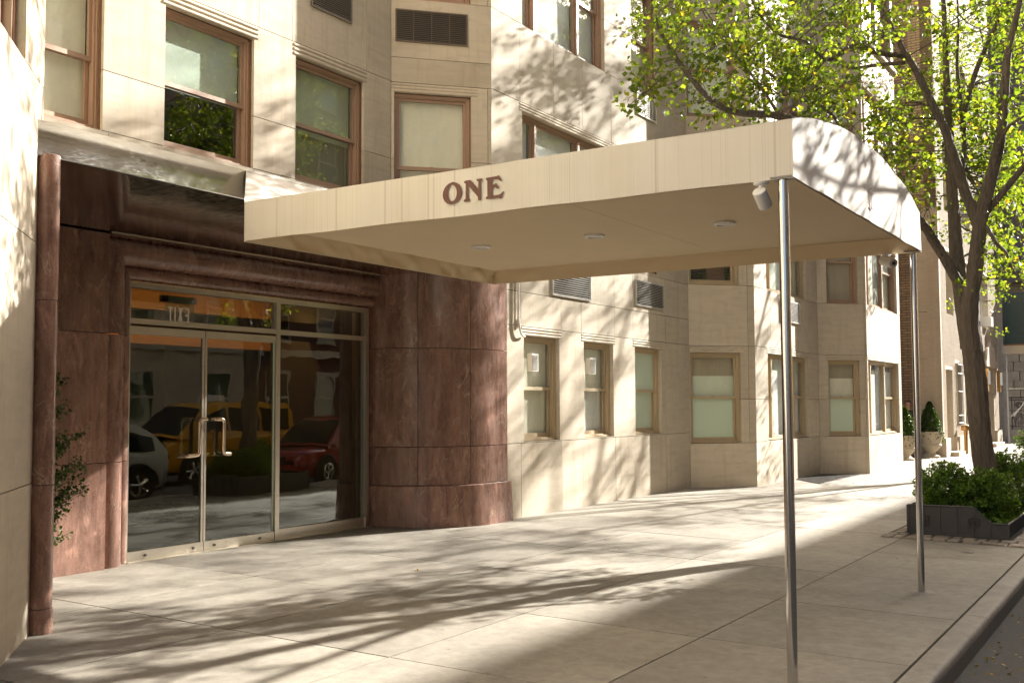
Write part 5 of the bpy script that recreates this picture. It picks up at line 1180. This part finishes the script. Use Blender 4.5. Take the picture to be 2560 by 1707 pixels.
    for sx_ in (-.31, .31):
        for sg in (-1, 1):
            y0 = sg*(Wd/2-.20); y1 = sg*(Wd/2+.012); c = (sx_*L, rw)
            def wheel(r, a0, a1, nm, mat, parent): 
                return MB().tube([(c[0], a0, c[1]), (c[0], a1, c[1])], r, 28).build(nm, mat, parent, True)
            wl = wheel(rw, y0, y1, 'wheel', 'tyre', t); wheel(rw*.66, y0, y1+sg*.006, 'rim', 'chrome', wl); wheel(rw*.50, y0, y1+sg*.010, 'rim_dish', 'tyre', wl)
            for k in range(5):
                a = 2*math.pi*k/5; MB().tube([(c[0], y1+sg*.012, c[1]), (c[0]+rw*.6*math.cos(a), y1+sg*.012, c[1]+rw*.6*math.sin(a))], .03, 6).build('spoke', 'chrome', wl)
            MB().tube([(c[0]+(rw*1.12)*math.cos(a*math.pi/14), sg*(Wd/2-.01), c[1]+(rw*1.12)*math.sin(a*math.pi/14)) for a in range(15)], .04, 6).build('wheel_arch', 'tyre', t, True)
    for sg in (-1, 1):
        MB().lathe([(.001, -.09), (.07, -.05), (.09, 0), (.07, .05), (.001, .09)], (.475*L, sg*Wd*.36, .40*H), 14).build('headlight', 'lamp_lens', t, True)
        MB().box(-.497*L, -.455*L, sg*Wd*.40-.09, sg*Wd*.40+.09, .52*H, .58*H).build('tail_light', 'tail_lens', t)
        MB().lathe([(.001, -.07), (.06, -.05), (.08, 0), (.06, .06), (.001, .08)], (.20*L, sg*(Wd/2+.07), .63*H), 12).build('mirror', paint, t, True)
        if kind == 'suv' and paint == 'car_red':
            g_ = MB().box(.488*L, .503*L, sg*.19-.16, sg*.19+.16, .36*H, .46*H).build('grille', 'chrome', t)
            for k in range(7): MB().box(.503*L, .509*L, sg*.19-.135+k*.042, sg*.19-.115+k*.042, .37*H, .45*H).build('grille_bar', 'dark_plastic', g_)
    MB().box(.497*L, .507*L, -.16, .16, .235*H, .315*H).build('number_plate', 'plate_orange', t); MB().box(-.507*L, -.497*L, -.16, .16, .40*H, .47*H).build('number_plate', 'plate_orange', t)
    MB().box(-.46*L, .46*L, -Wd*.40, Wd*.40, .14*H, .22*H).build('underbody', 'tyre', t)
    if cat == 'taxi': MB().box(-.02*L, .04*L, -.35, .35, H*1.02, H*1.10).build('roof_sign', 'lamp_lens', t)
    t.location = loc; t.rotation_euler = (0, 0, heading); return t
car('parked_suv', 'pale silver car at the near kerb, seen only in the door glass', 'car', (13.6, -.10, -.335), math.pi, 4.6, 1.84, 1.66, 'car_silver', 'suv')
car('yellow_taxi', 'yellow taxi van parked across the road, seen only in the door glass', 'taxi', (20.5, -2.9, -.335), math.pi, 4.7, 1.80, 2.05, 'taxi_yellow', 'van')
car('red_suv', 'red car facing the doors at the far kerb, seen only in the glass', 'car', (21.7, .35, -.335), math.pi, 4.5, 1.84, 1.66, 'car_red', 'suv')

# ================================================================== fallen leaves
random.seed(5); fb = MB()
for _ in range(420):
    x = random.uniform(5, 30); y = 1.38-abs(random.gauss(0, .45)); p = Vector((x, y, -.345-0.0006*(y+3.4)**2+.02+.008)); leaf(fb, p, random.uniform(.025, .055), 4)
for _ in range(60):
    x = random.uniform(5, 24); y = random.uniform(1.6, 7.5); leaf(fb, Vector((x, y, gz(y)+.006)), random.uniform(.02, .04), 4)
tag(fb.build('fallen_leaves', 'fallen', None, fix=False), 'yellow fallen leaves scattered in the gutter and on the sidewalk', 'leaves', kind='stuff')

# ------------------------------------------------------------------ hang world-space parts on their things
bpy.context.view_layer.update()
for o in list(bpy.data.objects):
    if o.type == 'EMPTY' and o.parent is None and o.name.split('.')[0] not in ('parked_suv', 'yellow_taxi', 'red_suv'):
        inv = o.matrix_world.inverted()
        for c in o.children: c.matrix_parent_inverse = inv
